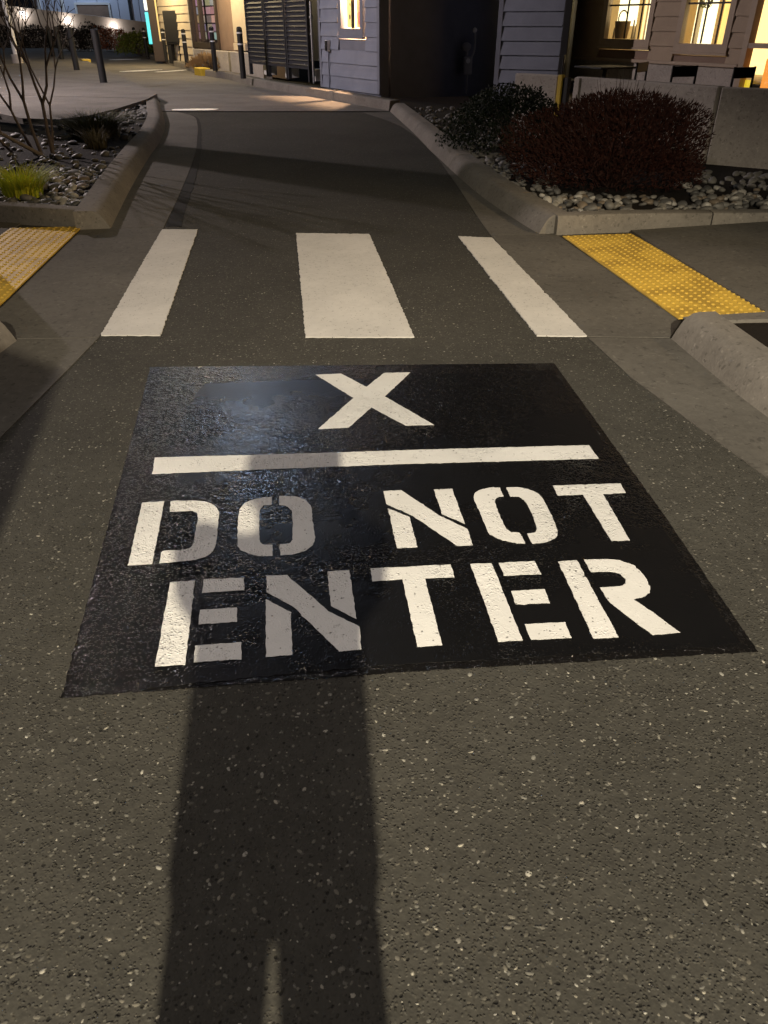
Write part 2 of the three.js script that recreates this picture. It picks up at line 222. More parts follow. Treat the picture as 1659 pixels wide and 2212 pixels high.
{   // left plaza, a kerb's height above the drive
  const p = struct('plaza_pavement'), edge = [[-5.06, -18.95], [-7.4, -24.6], [-9.75, -30.0], [-13.25, -38.2], [-20.5, -55]];
  mesh('paving_slab', slab([[-4.93, -17.69], [-5.06, -18.93], [-6.4, -22.1], [-14, -24.2], [-14, -20.1], [-8.0, -18.51]], 0.002, 0.19), M.concrete, p);
  mesh('paving_slab', slab([[-6.41, -22.11], [-7.4, -24.6], [-9.75, -30.0], [-20, -32.9], [-20, -25.9], [-14, -24.21]], 0.002, 0.19), M.concrete, p);
  mesh('paving_slab', slab([[-9.76, -30.02], [-13.25, -38.2], [-20.5, -55], [-40, -60], [-40, -38.6], [-20, -32.92]], 0.002, 0.19), M.concrete, p);
  mesh('paving_slab', slab([[-4.92, -17.675], [-7.99, -18.50], [-14, -20.09], [-14, -14.2], [-6.7, -14.6], [-6.0, -13.85], [-5.33, -13.67], [-5.05, -14.3], [-4.93, -15.5]], 0.002, 0.186), M.concrete, p);
}
{   // sidewalks at both ends of the crossing; the right one climbs to kerb height
  const l = struct('sidewalk_left');
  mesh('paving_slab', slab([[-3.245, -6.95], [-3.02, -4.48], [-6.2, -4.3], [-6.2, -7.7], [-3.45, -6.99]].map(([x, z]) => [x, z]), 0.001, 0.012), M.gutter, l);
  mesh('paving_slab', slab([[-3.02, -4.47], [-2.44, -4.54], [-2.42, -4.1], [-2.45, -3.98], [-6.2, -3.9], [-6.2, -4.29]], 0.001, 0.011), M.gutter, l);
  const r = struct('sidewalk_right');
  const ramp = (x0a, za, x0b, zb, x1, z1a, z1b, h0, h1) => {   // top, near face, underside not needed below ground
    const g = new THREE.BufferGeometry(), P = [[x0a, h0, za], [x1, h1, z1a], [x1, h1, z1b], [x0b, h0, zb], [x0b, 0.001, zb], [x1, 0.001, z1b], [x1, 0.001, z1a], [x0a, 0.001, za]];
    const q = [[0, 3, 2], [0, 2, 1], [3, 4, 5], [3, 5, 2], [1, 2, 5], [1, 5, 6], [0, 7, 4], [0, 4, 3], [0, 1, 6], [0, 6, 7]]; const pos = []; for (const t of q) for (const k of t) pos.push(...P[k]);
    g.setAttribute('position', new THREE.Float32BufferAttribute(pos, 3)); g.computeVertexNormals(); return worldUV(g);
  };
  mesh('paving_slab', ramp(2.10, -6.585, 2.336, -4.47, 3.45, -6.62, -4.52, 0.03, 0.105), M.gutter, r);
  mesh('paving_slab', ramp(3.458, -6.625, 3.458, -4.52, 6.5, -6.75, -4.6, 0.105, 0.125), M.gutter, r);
  mesh('edging_strip', slab([[1.84, -4.28], [2.34, -4.33], [3.45, -4.37], [3.45, -4.50], [2.345, -4.455], [1.80, -4.36]], 0.001, 0.028), M.concrete, r);
}
function tactilePlate(label, a, b, width, side) {   // raised plate of truncated domes
  const L = Math.hypot(b[0] - a[0], b[1] - a[1]), t = thing('tactile_paving', label, 'tactile paving', [a[0], 0.006, a[1]], Math.atan2(b[0] - a[0], b[1] - a[1]), 'tactile plates at the crossing');
  mesh('plate', rbox(width, 0.012, L, 0.003, side * width / 2, 0.006, L / 2), M.tactile, t);
  const dome = new THREE.CylinderGeometry(0.0085, 0.0145, 0.007, 10, 1).translate(0, 0.0035, 0), nx = 10, nz = Math.floor(L / 0.0585), spare = [];
  let c = 0;
  for (let j = nz - 1; j >= 0; j--) for (let i = 0; i < nx; i++) { const x = side * (0.034 + i * (width - 0.068) / (nx - 1)), z = 0.035 + j * (L - 0.07) / (nz - 1); if (c < 300) { mesh('dome', dome, M.tactile, t).position.set(x, 0.0119, z); c++; } else spare.push(dome.clone().translate(x, 0.0119, z)); }
  if (spare.length) mesh('domes', merge(spare), M.tactile, t).userData.kind = 'stuff';
  return t;
}
tactilePlate('yellow tactile plate of raised domes on the right, below the red bush', [1.493, -6.436], [1.776, -4.368], 0.605, 1);
tactilePlate('orange yellow tactile plate of raised domes on the left, below the planter', [-2.641, -6.78], [-2.42, -4.56], 0.605, -1);
// plan outlines in metres, [x, z], measured on the road
const PANEL = [[-1.22,-3.647],[-0.169,-3.672],[0.899,-3.698],[1.018,-2.313],[1.069,-1.547],[0.091,-1.471],[-0.86,-1.373],[-0.989,-2.2]];
const COAT = [[-0.917,-3.222],[-0.897,-3.427],[0.876,-3.604],[0.984,-2.26],[1.03,-1.572],[-0.038,-1.489],[-0.661,-1.403],[-0.738,-1.93],[-0.816,-2.49]];
const GLYPHS = {
  X: [[[-0.349,-3.539],[-0.22,-3.553],[-0.087,-3.387],[0.001,-3.563],[0.136,-3.569],[0.003,-3.277],[0.224,-2.973],[0.095,-2.968],[-0.059,-3.155],[-0.156,-2.948],[-0.291,-2.933],[-0.146,-3.259]]],
  bar: [[[-0.946,-2.676],[-0.42,-2.705],[0.168,-2.744],[0.87,-2.783],[0.884,-2.667],[0.048,-2.622],[-0.921,-2.543]]],
  D: [[[-0.904,-2.331],[-0.824,-2.34],[-0.769,-1.954],[-0.847,-1.948]],[[-0.8,-2.34],[-0.709,-2.346],[-0.661,-2.336],[-0.625,-2.306],[-0.604,-2.265],[-0.594,-2.186],[-0.577,-2.059],[-0.58,-2.024],[-0.598,-1.996],[-0.63,-1.976],[-0.745,-1.959],[-0.756,-2.017],[-0.748,-2.029],[-0.684,-2.033],[-0.663,-2.042],[-0.656,-2.066],[-0.664,-2.132],[-0.675,-2.233],[-0.684,-2.261],[-0.703,-2.277],[-0.788,-2.271]]],
  O: [[[-0.425,-2.373],[-0.417,-2.315],[-0.447,-2.312],[-0.459,-2.285],[-0.448,-2.193],[-0.43,-2.081],[-0.417,-2.063],[-0.383,-2.063],[-0.375,-2.0],[-0.416,-1.996],[-0.455,-2.01],[-0.49,-2.034],[-0.505,-2.066],[-0.52,-2.163],[-0.534,-2.281],[-0.522,-2.327],[-0.49,-2.357]],[[-0.398,-2.379],[-0.344,-2.377],[-0.3,-2.357],[-0.27,-2.31],[-0.255,-2.201],[-0.239,-2.095],[-0.244,-2.059],[-0.267,-2.027],[-0.306,-2.007],[-0.349,-2.003],[-0.358,-2.065],[-0.325,-2.071],[-0.317,-2.092],[-0.328,-2.201],[-0.338,-2.277],[-0.359,-2.306],[-0.391,-2.315]]],
  N2: [[[-0.002,-2.413],[0.066,-2.419],[0.205,-2.241],[0.296,-2.158],[0.305,-2.061],[0.251,-2.057],[0.107,-2.241],[0.007,-2.323]],[[0.014,-2.292],[0.093,-2.234],[0.114,-2.05],[0.044,-2.044]],[[0.191,-2.424],[0.262,-2.43],[0.29,-2.19],[0.212,-2.254]]],
  O2: [[[0.447,-2.44],[0.453,-2.377],[0.43,-2.371],[0.414,-2.345],[0.419,-2.261],[0.433,-2.158],[0.446,-2.139],[0.478,-2.135],[0.487,-2.07],[0.448,-2.075],[0.398,-2.098],[0.366,-2.125],[0.355,-2.241],[0.337,-2.355],[0.346,-2.399],[0.375,-2.427],[0.412,-2.44]],[[0.472,-2.44],[0.513,-2.443],[0.558,-2.427],[0.595,-2.388],[0.608,-2.282],[0.615,-2.144],[0.602,-2.107],[0.565,-2.079],[0.51,-2.069],[0.503,-2.13],[0.532,-2.135],[0.544,-2.158],[0.542,-2.261],[0.528,-2.35],[0.509,-2.375],[0.477,-2.374]]],
  T2: [[[0.654,-2.453],[0.921,-2.47],[0.923,-2.402],[0.833,-2.393],[0.853,-2.09],[0.787,-2.084],[0.757,-2.388],[0.659,-2.382]]],
  E: [[[-0.686,-1.858],[-0.609,-1.867],[-0.556,-1.495],[-0.638,-1.486]],[[-0.582,-1.873],[-0.453,-1.883],[-0.442,-1.819],[-0.573,-1.805]],[[-0.562,-1.724],[-0.45,-1.736],[-0.44,-1.671],[-0.554,-1.659]],[[-0.544,-1.568],[-0.413,-1.583],[-0.402,-1.514],[-0.534,-1.502]]],
  N: [[[-0.381,-1.892],[-0.315,-1.896],[-0.169,-1.718],[-0.073,-1.649],[-0.065,-1.553],[-0.127,-1.544],[-0.28,-1.741],[-0.37,-1.809]],[[-0.368,-1.775],[-0.284,-1.713],[-0.26,-1.532],[-0.334,-1.523]],[[-0.185,-1.914],[-0.113,-1.922],[-0.083,-1.683],[-0.164,-1.743]]],
  T: [[[-0.045,-1.93],[0.221,-1.952],[0.228,-1.885],[0.132,-1.879],[0.168,-1.571],[0.096,-1.564],[0.059,-1.874],[-0.037,-1.863]]],
  E2: [[[0.286,-1.955],[0.358,-1.959],[0.403,-1.59],[0.332,-1.585]],[[0.381,-1.961],[0.503,-1.971],[0.512,-1.901],[0.39,-1.893]],[[0.401,-1.814],[0.509,-1.824],[0.513,-1.756],[0.406,-1.751]],[[0.42,-1.66],[0.542,-1.669],[0.547,-1.601],[0.427,-1.593]]],
  R: [[[0.579,-1.967],[0.644,-1.975],[0.685,-1.603],[0.61,-1.599]],[[0.668,-1.978],[0.741,-1.982],[0.781,-1.978],[0.829,-1.949],[0.844,-1.896],[0.848,-1.841],[0.838,-1.81],[0.811,-1.784],[0.777,-1.773],[0.812,-1.723],[0.872,-1.624],[0.788,-1.613],[0.695,-1.762],[0.686,-1.832],[0.754,-1.838],[0.774,-1.852],[0.778,-1.876],[0.77,-1.9],[0.749,-1.914],[0.676,-1.912]]],
};
// ---------------------------------------------------------------- painted markings
function paintOutline(pts, seed, step = 0.014, jit = 0.0013) {
  const n = pts.length; let out = [];
  for (let i = 0; i < n; i++) {   // soften shallow corners (curves), keep stencil corners sharp
    const a = pts[(i + n - 1) % n], b = pts[i], c = pts[(i + 1) % n], t = Math.abs(Math.atan2((b[0] - a[0]) * (c[1] - b[1]) - (b[1] - a[1]) * (c[0] - b[0]), (b[0] - a[0]) * (c[0] - b[0]) + (b[1] - a[1]) * (c[1] - b[1])));
    if (n > 12 && t < 0.95 && t > 0.06) for (const [w, p] of [[0.28, a], [0.10, a], [0.10, c], [0.28, c]]) { const k = w * 0.5; out.push([b[0] + (p[0] - b[0]) * w + (0.5 * (a[0] + c[0]) - b[0]) * (0.28 - k) * 0.25, b[1] + (p[1] - b[1]) * w + (0.5 * (a[1] + c[1]) - b[1]) * (0.28 - k) * 0.25]); } else out.push(b);
  }
  const r = rng(seed), fin = [];
  for (let i = 0; i < out.length; i++) { const a = out[i], b = out[(i + 1) % out.length], L = Math.hypot(b[0] - a[0], b[1] - a[1]), m = Math.max(1, Math.round(L / step)), nx = -(b[1] - a[1]) / L, nz = (b[0] - a[0]) / L; for (let k = 0; k < m; k++) { const t = k / m, j = (r() - 0.5) * 2 * jit * (r() < 0.06 ? 3 : 1); fin.push([a[0] + (b[0] - a[0]) * t + nx * j, a[1] + (b[1] - a[1]) * t + nz * j]); } }
  return fin;
}
const paintSheet = (pts, seed, y, thick = 0.0022, step, jit) => slab(paintOutline(pts, seed, step, jit), y - thick, y);
{
  const sign = thing('do_not_enter_marking', 'black painted square on the road with white X and stencilled DO NOT ENTER', 'road marking');
  mesh('black_base_coat', paintSheet(PANEL, 1, 0.0016, 0.0013, 0.012, 0.0018), M.blackFirst, sign);
  mesh('black_second_coat', paintSheet(COAT, 2, 0.0028, 0.0009, 0.02, 0.003), M.blackSecond, sign);
  const label = { X: 'white painted X', bar: 'long white bar under the X', D: 'stencilled white letter D of DO', O: 'stencilled white letter O of DO', N2: 'stencilled white letter N of NOT', O2: 'stencilled white letter O of NOT', T2: 'white letter T of NOT', E: 'first stencilled white letter E of ENTER', N: 'stencilled white letter N of ENTER', T: 'white letter T of ENTER', E2: 'second stencilled white letter E of ENTER', R: 'stencilled white letter R of ENTER' };
  let s = 10;
  for (const [k, pieces] of Object.entries(GLYPHS)) {
    const g = new THREE.Group(); g.name = k === 'bar' ? 'bar' : 'letter'; g.userData.label = label[k]; sign.add(g);
    for (const p of pieces) mesh(k === 'bar' ? 'painted_bar' : 'stencil_piece', paintSheet(p, s++, 0.0042, 0.0010), M.white, g);
  }
}
for (const [lab, p] of [['left white crosswalk bar along the gutter edge', [[-1.928, -6.718], [-1.618, -6.718], [-1.283, -4.107], [-1.626, -4.107]]], ['wide middle white crosswalk bar', [[-0.749, -6.582], [-0.124, -6.549], [0.173, -4.077], [-0.448, -4.077]]], ['right white crosswalk bar beside the right gutter', [[0.624, -6.468], [0.902, -6.42], [1.162, -4.092], [0.877, -4.099]]]])
  tag(mesh('crosswalk_bar', paintSheet(p, 60 + p[0][0] * 10 | 0, 0.0075, 0.0070, 0.02, 0.004), M.whiteWorn), lab, 'road marking', 'white crosswalk bars');
for (const [lab, x, z, w, l, a] of [['worn white painted mark where the concrete drive starts', -3.9, -17.3, 0.95, 0.36, 0.1], ['worn white painted patch in the middle of the far drive', -9.1, -32.3, 0.9, 1.5, 0.5], ['worn white painted patch near the far right kerb of the drive', -7.75, -32.3, 0.55, 2.2, 0.45], ['long thin white painted line at the far end of the drive', -12.7, -42.6, 1.2, 1.1, 0.4], ['small white painted dash by the far left plaza edge', -12.2, -35.7, 0.35, 0.9, 0.4]]) {
  const ca = Math.cos(a), sa = Math.sin(a), q = []; for (let i = 0; i < 12; i++) { const t = i / 12 * 6.2832, ex = Math.sign(Math.cos(t)) * Math.pow(Math.abs(Math.cos(t)), 0.6) * w / 2, ez = Math.sign(Math.sin(t)) * Math.pow(Math.abs(Math.sin(t)), 0.6) * l / 2; q.push([x + ex * ca + ez * -sa, z + ex * sa * -1 + ez * ca]); }
  tag(mesh('drive_marking', paintSheet(q, 80 + (x * -7 | 0), 0.019, 0.004, 0.06, 0.02), M.whitePaint), lab, 'road marking', 'worn markings on the drive');
}
// ---------------------------------------------------------------- planters with river stones
const STONES = [0, 1, 2, 3, 4].map((k) => { const r = rng(300 + k), g = mergeVertices(new THREE.IcosahedronGeometry(1, 1).deleteAttribute('normal').deleteAttribute('uv')), p = g.attributes.position, sx = 0.8 + 0.4 * r(), sy = 0.5 + 0.25 * r(), sz = 0.85 + 0.5 * r(), o = r() * 9; for (let i = 0; i < p.count; i++) { const x = p.getX(i), y = p.getY(i), z = p.getZ(i), d = 1 + 0.14 * Math.sin(3 * x + o) * Math.cos(2.3 * z + o) + 0.09 * Math.sin(4 * y + 2 * x + o); p.setXYZ(i, x * sx * d, y * sy * d, z * sz * d); } g.computeVertexNormals(); return g; });
const STONEMAT = [[0.15, 0.142, 0.13], [0.10, 0.096, 0.092], [0.21, 0.197, 0.176], [0.065, 0.063, 0.06], [0.17, 0.135, 0.10], [0.38, 0.36, 0.33]].map((c) => std(c, 0.6, { map: grainMap }));
const inside = (poly, x, z) => { let c = false; for (let i = 0, j = poly.length - 1; i < poly.length; j = i++) { const [a, b] = poly[i], [d, e] = poly[j]; if ((b > z) !== (e > z) && x < (d - a) * (z - b) / (e - b) + a) c = !c; } return c; };
function bed(name, poly, y, n, seed, zones, avoid = []) {
  const s = struct(name); mesh('soil', slab(poly, 0.001, y), M.soil, s);
  const r = rng(seed), placed = [], rest = []; let tries = 0, xs = poly.map((p) => p[0]), zs = poly.map((p) => p[1]), x0 = Math.min(...xs), x1 = Math.max(...xs), z0 = Math.min(...zs), z1 = Math.max(...zs);
  while (placed.length < n && tries++ < n * 60) {
    const zone = zones[Math.floor(r() * zones.length)], x = zone[0] + (zone[1] - zone[0]) * r(), z = zone[2] + (zone[3] - zone[2]) * r(), R = 0.022 + 0.036 * r() * r() + 0.010 * r();
    if (!inside(poly, x, z)) continue; let lift = 0, bad = false;
    for (const q of avoid) if (Math.hypot(x - q[0], z - q[1]) < q[2]) bad = true;
    for (const q of placed) { const d = Math.hypot(q[0] - x, q[1] - z), m = q[2] + R; if (d < m * 0.62) { bad = true; break; } if (d < m * 0.95) lift = Math.max(lift, 0.35 * Math.min(R, q[2])); }
    if (bad) continue; placed.push([x, z, R, lift]);
  }
  placed.sort((a, b) => b[1] + b[2] * 18 - a[1] - a[2] * 18);
  placed.forEach(([x, z, R, lift], i) => {
    const g = STONES[Math.floor(r() * 5)], m = STONEMAT[Math.floor(r() * 6)], o = new THREE.Object3D(); o.position.set(x, y + R * 0.42 + lift, z); o.rotation.set((r() - 0.5) * 0.9, r() * 6.3, (r() - 0.5) * 0.9); o.scale.setScalar(R);
    if (i < 300) { const k = mesh('stone', g, m, s); k.position.copy(o.position); k.rotation.copy(o.rotation); k.scale.copy(o.scale); } else { o.updateMatrix(); rest.push(g.clone().applyMatrix4(o.matrix)); }
  });
  if (rest.length) mesh('stones', merge(rest), STONEMAT[0], s).userData.kind = 'stuff';
}
const BEDL = [[-2.66, -6.95], [-2.98, -8.63], [-3.36, -10.77], [-3.63, -12.4], [-4.12, -14.75], [-4.62, -16.5], [-4.88, -17.45], [-4.92, -15.5], [-5.04, -14.3], [-5.33, -13.69], [-6.0, -13.87], [-6.7, -14.62], [-9, -14.5], [-7.6, -8.25], [-5.0, -7.58]];
bed('planter_bed_left', BEDL, 0.10, 640, 501, [[-4.6, -2.7, -9.2, -7.0], [-4.6, -2.7, -9.2, -7.0], [-5.6, -3.0, -13.9, -8.5], [-5.0, -4.2, -17.2, -13.5]], [[-3.55, -7.75, 0.16], [-4.3, -12.3, 0.35]]);
const BEDR = [[1.45, -6.70], [1.25, -8.2], [0.98, -10.69], [0.73, -13.6], [0.36, -17.05], [0.0, -19.0], [1.9, -19.5], [2.62, -16], [3.0, -12.2], [4.4, -10.2], [5.4, -8.6], [5.4, -6.92], [3.28, -6.83], [2.0, -6.79]];
bed('planter_bed_right', BEDR, 0.10, 700, 502, [[1.25, 3.6, -7.6, -6.8], [1.2, 2.2, -9.6, -6.8], [0.9, 1.9, -12.0, -8.5], [0.3, 1.9, -16.5, -11], [3.0, 5.0, -9.0, -6.9]], [[2.2, -8.15, 0.45], [1.65, -10.6, 0.35]]);
{ const s = struct('soil_bed_lower_right'); mesh('soil', slab([[1.87, -4.30], [2.0, -3.0], [2.4, -1.5], [2.9, -0.1], [3.9, 2], [7, 2], [7, -4.35], [3.46, -4.36], [2.35, -4.32]], 0.001, 0.007), M.soil, s);
  const t = struct('soil_bed_lower_left'); mesh('soil', slab([[-2.44, -3.97], [-2.48, -2.85], [-2.55, -1.6], [-2.74, -0.2], [-3.3, 2], [-7, 2], [-7, -3.88]], 0.001, 0.09), M.soil, t); }

// ---------------------------------------------------------------- plants
function leafCloud(n, seed, shape, size, spiky = 0) {   // small two-triangle leaves through a crown's volume
  const r = rng(seed), pos = [], q = new THREE.Quaternion(), e = new THREE.Euler(), v = new THREE.Vector3();
  for (let i = 0; i < n; i++) {
    const [x, y, z, out] = shape(r), s = size * (0.6 + 0.8 * r()), w = s * (spiky ? 0.22 : 0.55);
    if (spiky) { v.set(out[0] + (r() - 0.5) * spiky, out[1] + (r() - 0.5) * spiky + 0.35, out[2] + (r() - 0.5) * spiky).normalize(); q.setFromUnitVectors(new THREE.Vector3(0, 1, 0), v); } else { e.set(r() * 6.3, r() * 6.3, r() * 6.3); q.setFromEuler(e); }
    const P = [[-w / 2, s * 0.35, 0], [0, 0, 0], [w / 2, s * 0.4, w * 0.2], [0, s, 0]].map((p) => new THREE.Vector3(...p).applyQuaternion(q).add(new THREE.Vector3(x, y, z)));
    for (const k of [0, 1, 2, 0, 2, 3]) pos.push(P[k].x, P[k].y, P[k].z);
  }
  const g = new THREE.BufferGeometry(); g.setAttribute('position', new THREE.Float32BufferAttribute(pos, 3)); g.computeVertexNormals(); return g;
}
const dome = (rx, ry, rz, lump, seed) => { const c = rng(seed), L = []; for (let i = 0; i < 14; i++) { const a = c() * 6.3, h = c(); L.push([Math.cos(a), h, Math.sin(a), lump * (c() - 0.4)]); } return (r) => { const a = r() * 6.2832, h = Math.pow(r(), 0.8), k = Math.pow(1 - Math.pow(h, 2.3), 1 / 2.3), d = [Math.cos(a) * k, h, Math.sin(a) * k]; let b = 1; for (const l of L) { const dd = (d[0] - l[0]) ** 2 + (d[1] - l[1]) ** 2 + (d[2] - l[2]) ** 2; b += l[3] * Math.exp(-dd * 8); } const t = b * (0.55 + 0.45 * Math.sqrt(r())); return [d[0] * rx * t, 0.06 + d[1] * ry * t, d[2] * rz * t, d]; }; };
const leaf = (rgb, tr = 0.2) => new THREE.MeshPhysicalMaterial({ color: new THREE.Color().setRGB(...rgb), roughness: 0.75, specularIntensity: 0.3, transmission: tr, thickness: 0, side: THREE.DoubleSide });
function twigs(n, seed, rx, ry, rz, r0) { const r = rng(seed), o = []; for (let i = 0; i < n; i++) { const a = r() * 6.28, h = 0.35 + 0.65 * r(), k = Math.sqrt(Math.max(0, 1 - h * h)) * (0.5 + 0.5 * r()); o.push(rod([(r() - 0.5) * 0.1, 0, (r() - 0.5) * 0.1], [Math.cos(a) * k * rx, h * ry * (0.75 + 0.35 * r()), Math.sin(a) * k * rz], r0, r0 * 0.35, 4)); } return merge(o); }
function bush(name, label, cat, at, rad, mats, n, size, seed, spiky, group) {
  const t = thing(name, label, cat, at, 0, group);
  mesh('stem', twigs(spiky ? 300 : 46, seed + 1, rad[0] * (spiky ? 1.2 : 0.95), rad[1] * (spiky ? 1.22 : 0.98), rad[2] * 1.1, spiky ? 0.0042 : 0.007), mats[1], t);
  const sh = dome(...rad, 0.85, seed + 2); mesh('crown', leafCloud(Math.round(n * 0.66), seed, sh, size, spiky), mats[0], t); mesh('crown', leafCloud(Math.round(n * 0.34), seed + 5, sh, size * 0.75, spiky), mats[2] || mats[0], t); return t;
}
const bark = std([0.11, 0.085, 0.07], 0.9);
bush('red_twiggy_bush', 'dense dark red twiggy bush in front of the concrete wall', 'bush', [2.32, 0.09, -8.2], [0.90, 0.80, 0.68], [leaf([0.027, 0.008, 0.0055]), std([0.04, 0.016, 0.011], 0.8), leaf([0.05, 0.014, 0.008])], 24000, 0.045, 701, 1.9);
bush('dark_green_bush', 'low dark green bush left of the red bush', 'bush', [1.62, 0.09, -10.7], [0.72, 0.72, 0.6], [leaf([0.010, 0.016, 0.007]), bark, leaf([0.013, 0.019, 0.007])], 10000, 0.042, 711, 0);
function grassClump(name, label, at, n, R, H, seed, cols) {
  const t = thing(name, label, 'grass clump', at), r = rng(seed);
  for (let k = 0; k < 2; k++) {
    const pos = []; for (let i = 0; i < n; i++) { const a = r() * 6.28, rr = R * 0.45 * Math.sqrt(r()), x = Math.cos(a) * rr, z = Math.sin(a) * rr, h = H * (0.6 + 0.5 * r()), lean = R * (0.2 + 0.75 * r()), w = 0.004 + 0.005 * r(), b = a + (r() - 0.5) * 1.2, dx = Math.cos(b), dz = Math.sin(b); const P = []; for (let s = 0; s <= 3; s++) { const q = s / 3, ww = w * (1 - q * 0.85), y = h * (q * 1.25 - 0.38 * q * q), l = lean * q * q; P.push([x + dx * l - dz * ww, y, z + dz * l + dx * ww], [x + dx * l + dz * ww, y, z + dz * l - dx * ww]); } for (let s = 0; s < 3; s++) { const b0 = s * 2; for (const j of [b0, b0 + 1, b0 + 2, b0 + 1, b0 + 3, b0 + 2]) pos.push(...P[j]); } }
    const g = new THREE.BufferGeometry(); g.setAttribute('position', new THREE.Float32BufferAttribute(pos, 3)); g.computeVertexNormals(); mesh('blades', g, leaf(cols[k], 0.35), t);
  }
}
grassClump('grass_clump', 'bright yellow green grass clump near the left planter corner', [-3.48, 0.10, -7.66], 330, 0.38, 0.29, 801, [[0.62, 0.60, 0.05], [0.42, 0.50, 0.04]]);
grassClump('grass_clump', 'dim olive grass clump at the back of the left planter', [-4.3, 0.10, -12.3], 520, 0.75, 0.34, 803, [[0.10, 0.11, 0.03], [0.13, 0.11, 0.04]]);
grassClump('grass_clump', 'small tuft of dry grass at the foot of the bare shrub', [-3.85, 0.10, -11.0], 90, 0.3, 0.3, 805, [[0.10, 0.08, 0.04], [0.12, 0.10, 0.05]]);
{   // bare multi-stemmed shrub in the left planter
  const t = thing('bare_shrub', 'bare leafless shrub with forked grey brown stems in the left planter', 'shrub', [-4.32, 0.09, -10.4]), r = rng(905);
  const grow = (p, d, L, rad, depth, out) => {
    const b = [p[0] + d[0] * L, p[1] + d[1] * L, p[2] + d[2] * L], mid = [p[0] + d[0] * L * 0.5 + (r() - 0.5) * L * 0.12, p[1] + d[1] * L * 0.5, p[2] + d[2] * L * 0.5 + (r() - 0.5) * L * 0.12];
    out.push(rod(p, mid, rad, rad * 0.85, 6), rod(mid, b, rad * 0.85, rad * 0.68, 6), new THREE.IcosahedronGeometry(rad * 0.8, 1).translate(...b));
    if (depth === 0) { out.push(new THREE.IcosahedronGeometry(rad * 1.5, 1).translate(...b)); return; }
    const n = depth > 2 ? 2 : 2 + (r() < 0.5 ? 1 : 0);
    for (let i = 0; i < n; i++) { const s = i - (n - 1) / 2, v = new THREE.Vector3(d[0] + s * 0.62 + (r() - 0.5) * 0.5, d[1] + 0.25, d[2] + (r() - 0.5) * 0.8).normalize(); grow(b, [v.x, v.y, v.z], L * (0.62 + 0.2 * r()), rad * 0.68, depth - 1, out); }
  };
  for (const [x, z, dx, dz, L, rad, dep] of [[0.10, 0, 0.02, 0.02, 0.60, 0.027, 5], [-0.02, 0.05, -0.12, 0, 0.64, 0.024, 5], [-0.14, -0.05, -0.30, 0.1, 0.56, 0.021, 5], [0.05, -0.1, 0.14, -0.1, 0.58, 0.018, 4], [-0.32, 0.1, -0.55, 0.2, 0.50, 0.019, 4]]) { const o = [], v = new THREE.Vector3(dx, 1, dz).normalize(); grow([x, -0.02, z], [v.x, v.y, v.z], L, rad, dep, o); mesh('stem', merge(o), std([0.17, 0.135, 0.118], 0.8, { map: grainMap }), t); }
  mesh('fallen_stem', merge([rod([-0.35, 0.30, 0.35], [0.02, 0.02, 0.15], 0.02, 0.026, 7), rod([-0.35, 0.30, 0.35], [-0.52, 0.46, 0.3], 0.018, 0.009, 6), rod([-0.34, 0.29, 0.35], [-0.30, 0.44, 0.42], 0.011, 0.007, 6)]), std([0.24, 0.20, 0.17], 0.8), t);
}

// ---------------------------------------------------------------- lamps
function pole(t, h, r) { mesh('base_plate', merge([box(0.4, 0.03, 0.4, 0, 0.015, 0), cyl(0.2, 0.2, 0.5, 20, 0, 0.03, 0)]), M.wallConcrete, t); mesh('pole', cyl(r, r * 0.7, h, 16, 0, 0.5, 0), M.greyPaint, t); }
function areaLamp(name, label, lamp, base, group) {
  const [x, y, z] = lamp.at, t = thing(name, label, 'street lamp', [base[0], 0, base[1]], 0, group), dx = x - base[0], dz = z - base[1];
  pole(t, y + 0.15 - 0.5, 0.09);
  mesh('arm', rod([0, y + 0.12, 0], [dx, y + 0.12, dz], 0.035, 0.03, 10), M.greyPaint, t);
  mesh('lamp_head', rbox(0.42, 0.10, 0.42, 0.03, dx, y + 0.13, dz), M.black, t);
  mesh('lens', box(0.34, 0.012, 0.34, dx, y + 0.066, dz), glow(lamp.col, 8), t);
  let l = new THREE.PointLight(new THREE.Color().setRGB(...lamp.col), lamp.cd, 0, 2);
  if (lamp.aim) { l = new THREE.SpotLight(new THREE.Color().setRGB(...lamp.col), lamp.cd, 0, lamp.spread, 1, 2); l.target.position.set(lamp.aim[0] - base[0], lamp.aim[1], lamp.aim[2] - base[1]); t.add(l.target); l.target.name = 'aim'; }
  l.position.set(dx, y, dz); l.castShadow = true; l.shadow.radius = 3; l.name = 'lamp_light'; t.add(l); return t;
}
areaLamp('street_lamp', 'parking lot lamp on a grey pole by the left plaza, outside the view', LAMP_FRONT_LEFT, [-11.9, -17.3]);
areaLamp('street_lamp', 'warm street lamp on a grey pole behind the photographer', LAMP_BEHIND, [1.9, 8.6]);
areaLamp('street_lamp', 'tall parking lot lamp on a grey pole to the right behind the photographer', LAMP_BEHIND_HIGH, [3.2, 4.2]);
areaLamp('street_lamp', 'amber lamp on a grey pole beside the right sidewalk, outside the view', LAMP_RIGHT, [9.3, -2.6]);
{ const t = thing('shade_pillar', 'assumed tall square pillar in the left planter, unseen, added to cast the band on the ramp', 'pillar', [-7.05, 0.09, -14.15], 0.62); mesh('shaft', rbox(0.46, 3.9, 0.46, 0.02, 0, 1.95, 0), M.brown, t); mesh('cap', rbox(0.6, 0.1, 0.6, 0.02, 0, 3.95, 0), M.greyPaint, t); mesh('plinth', rbox(0.58, 0.3, 0.58, 0.02, 0, 0.15, 0), M.wallConcrete, t); }  // assumed pillar, unseen, sized to cast the dark band across the ramp
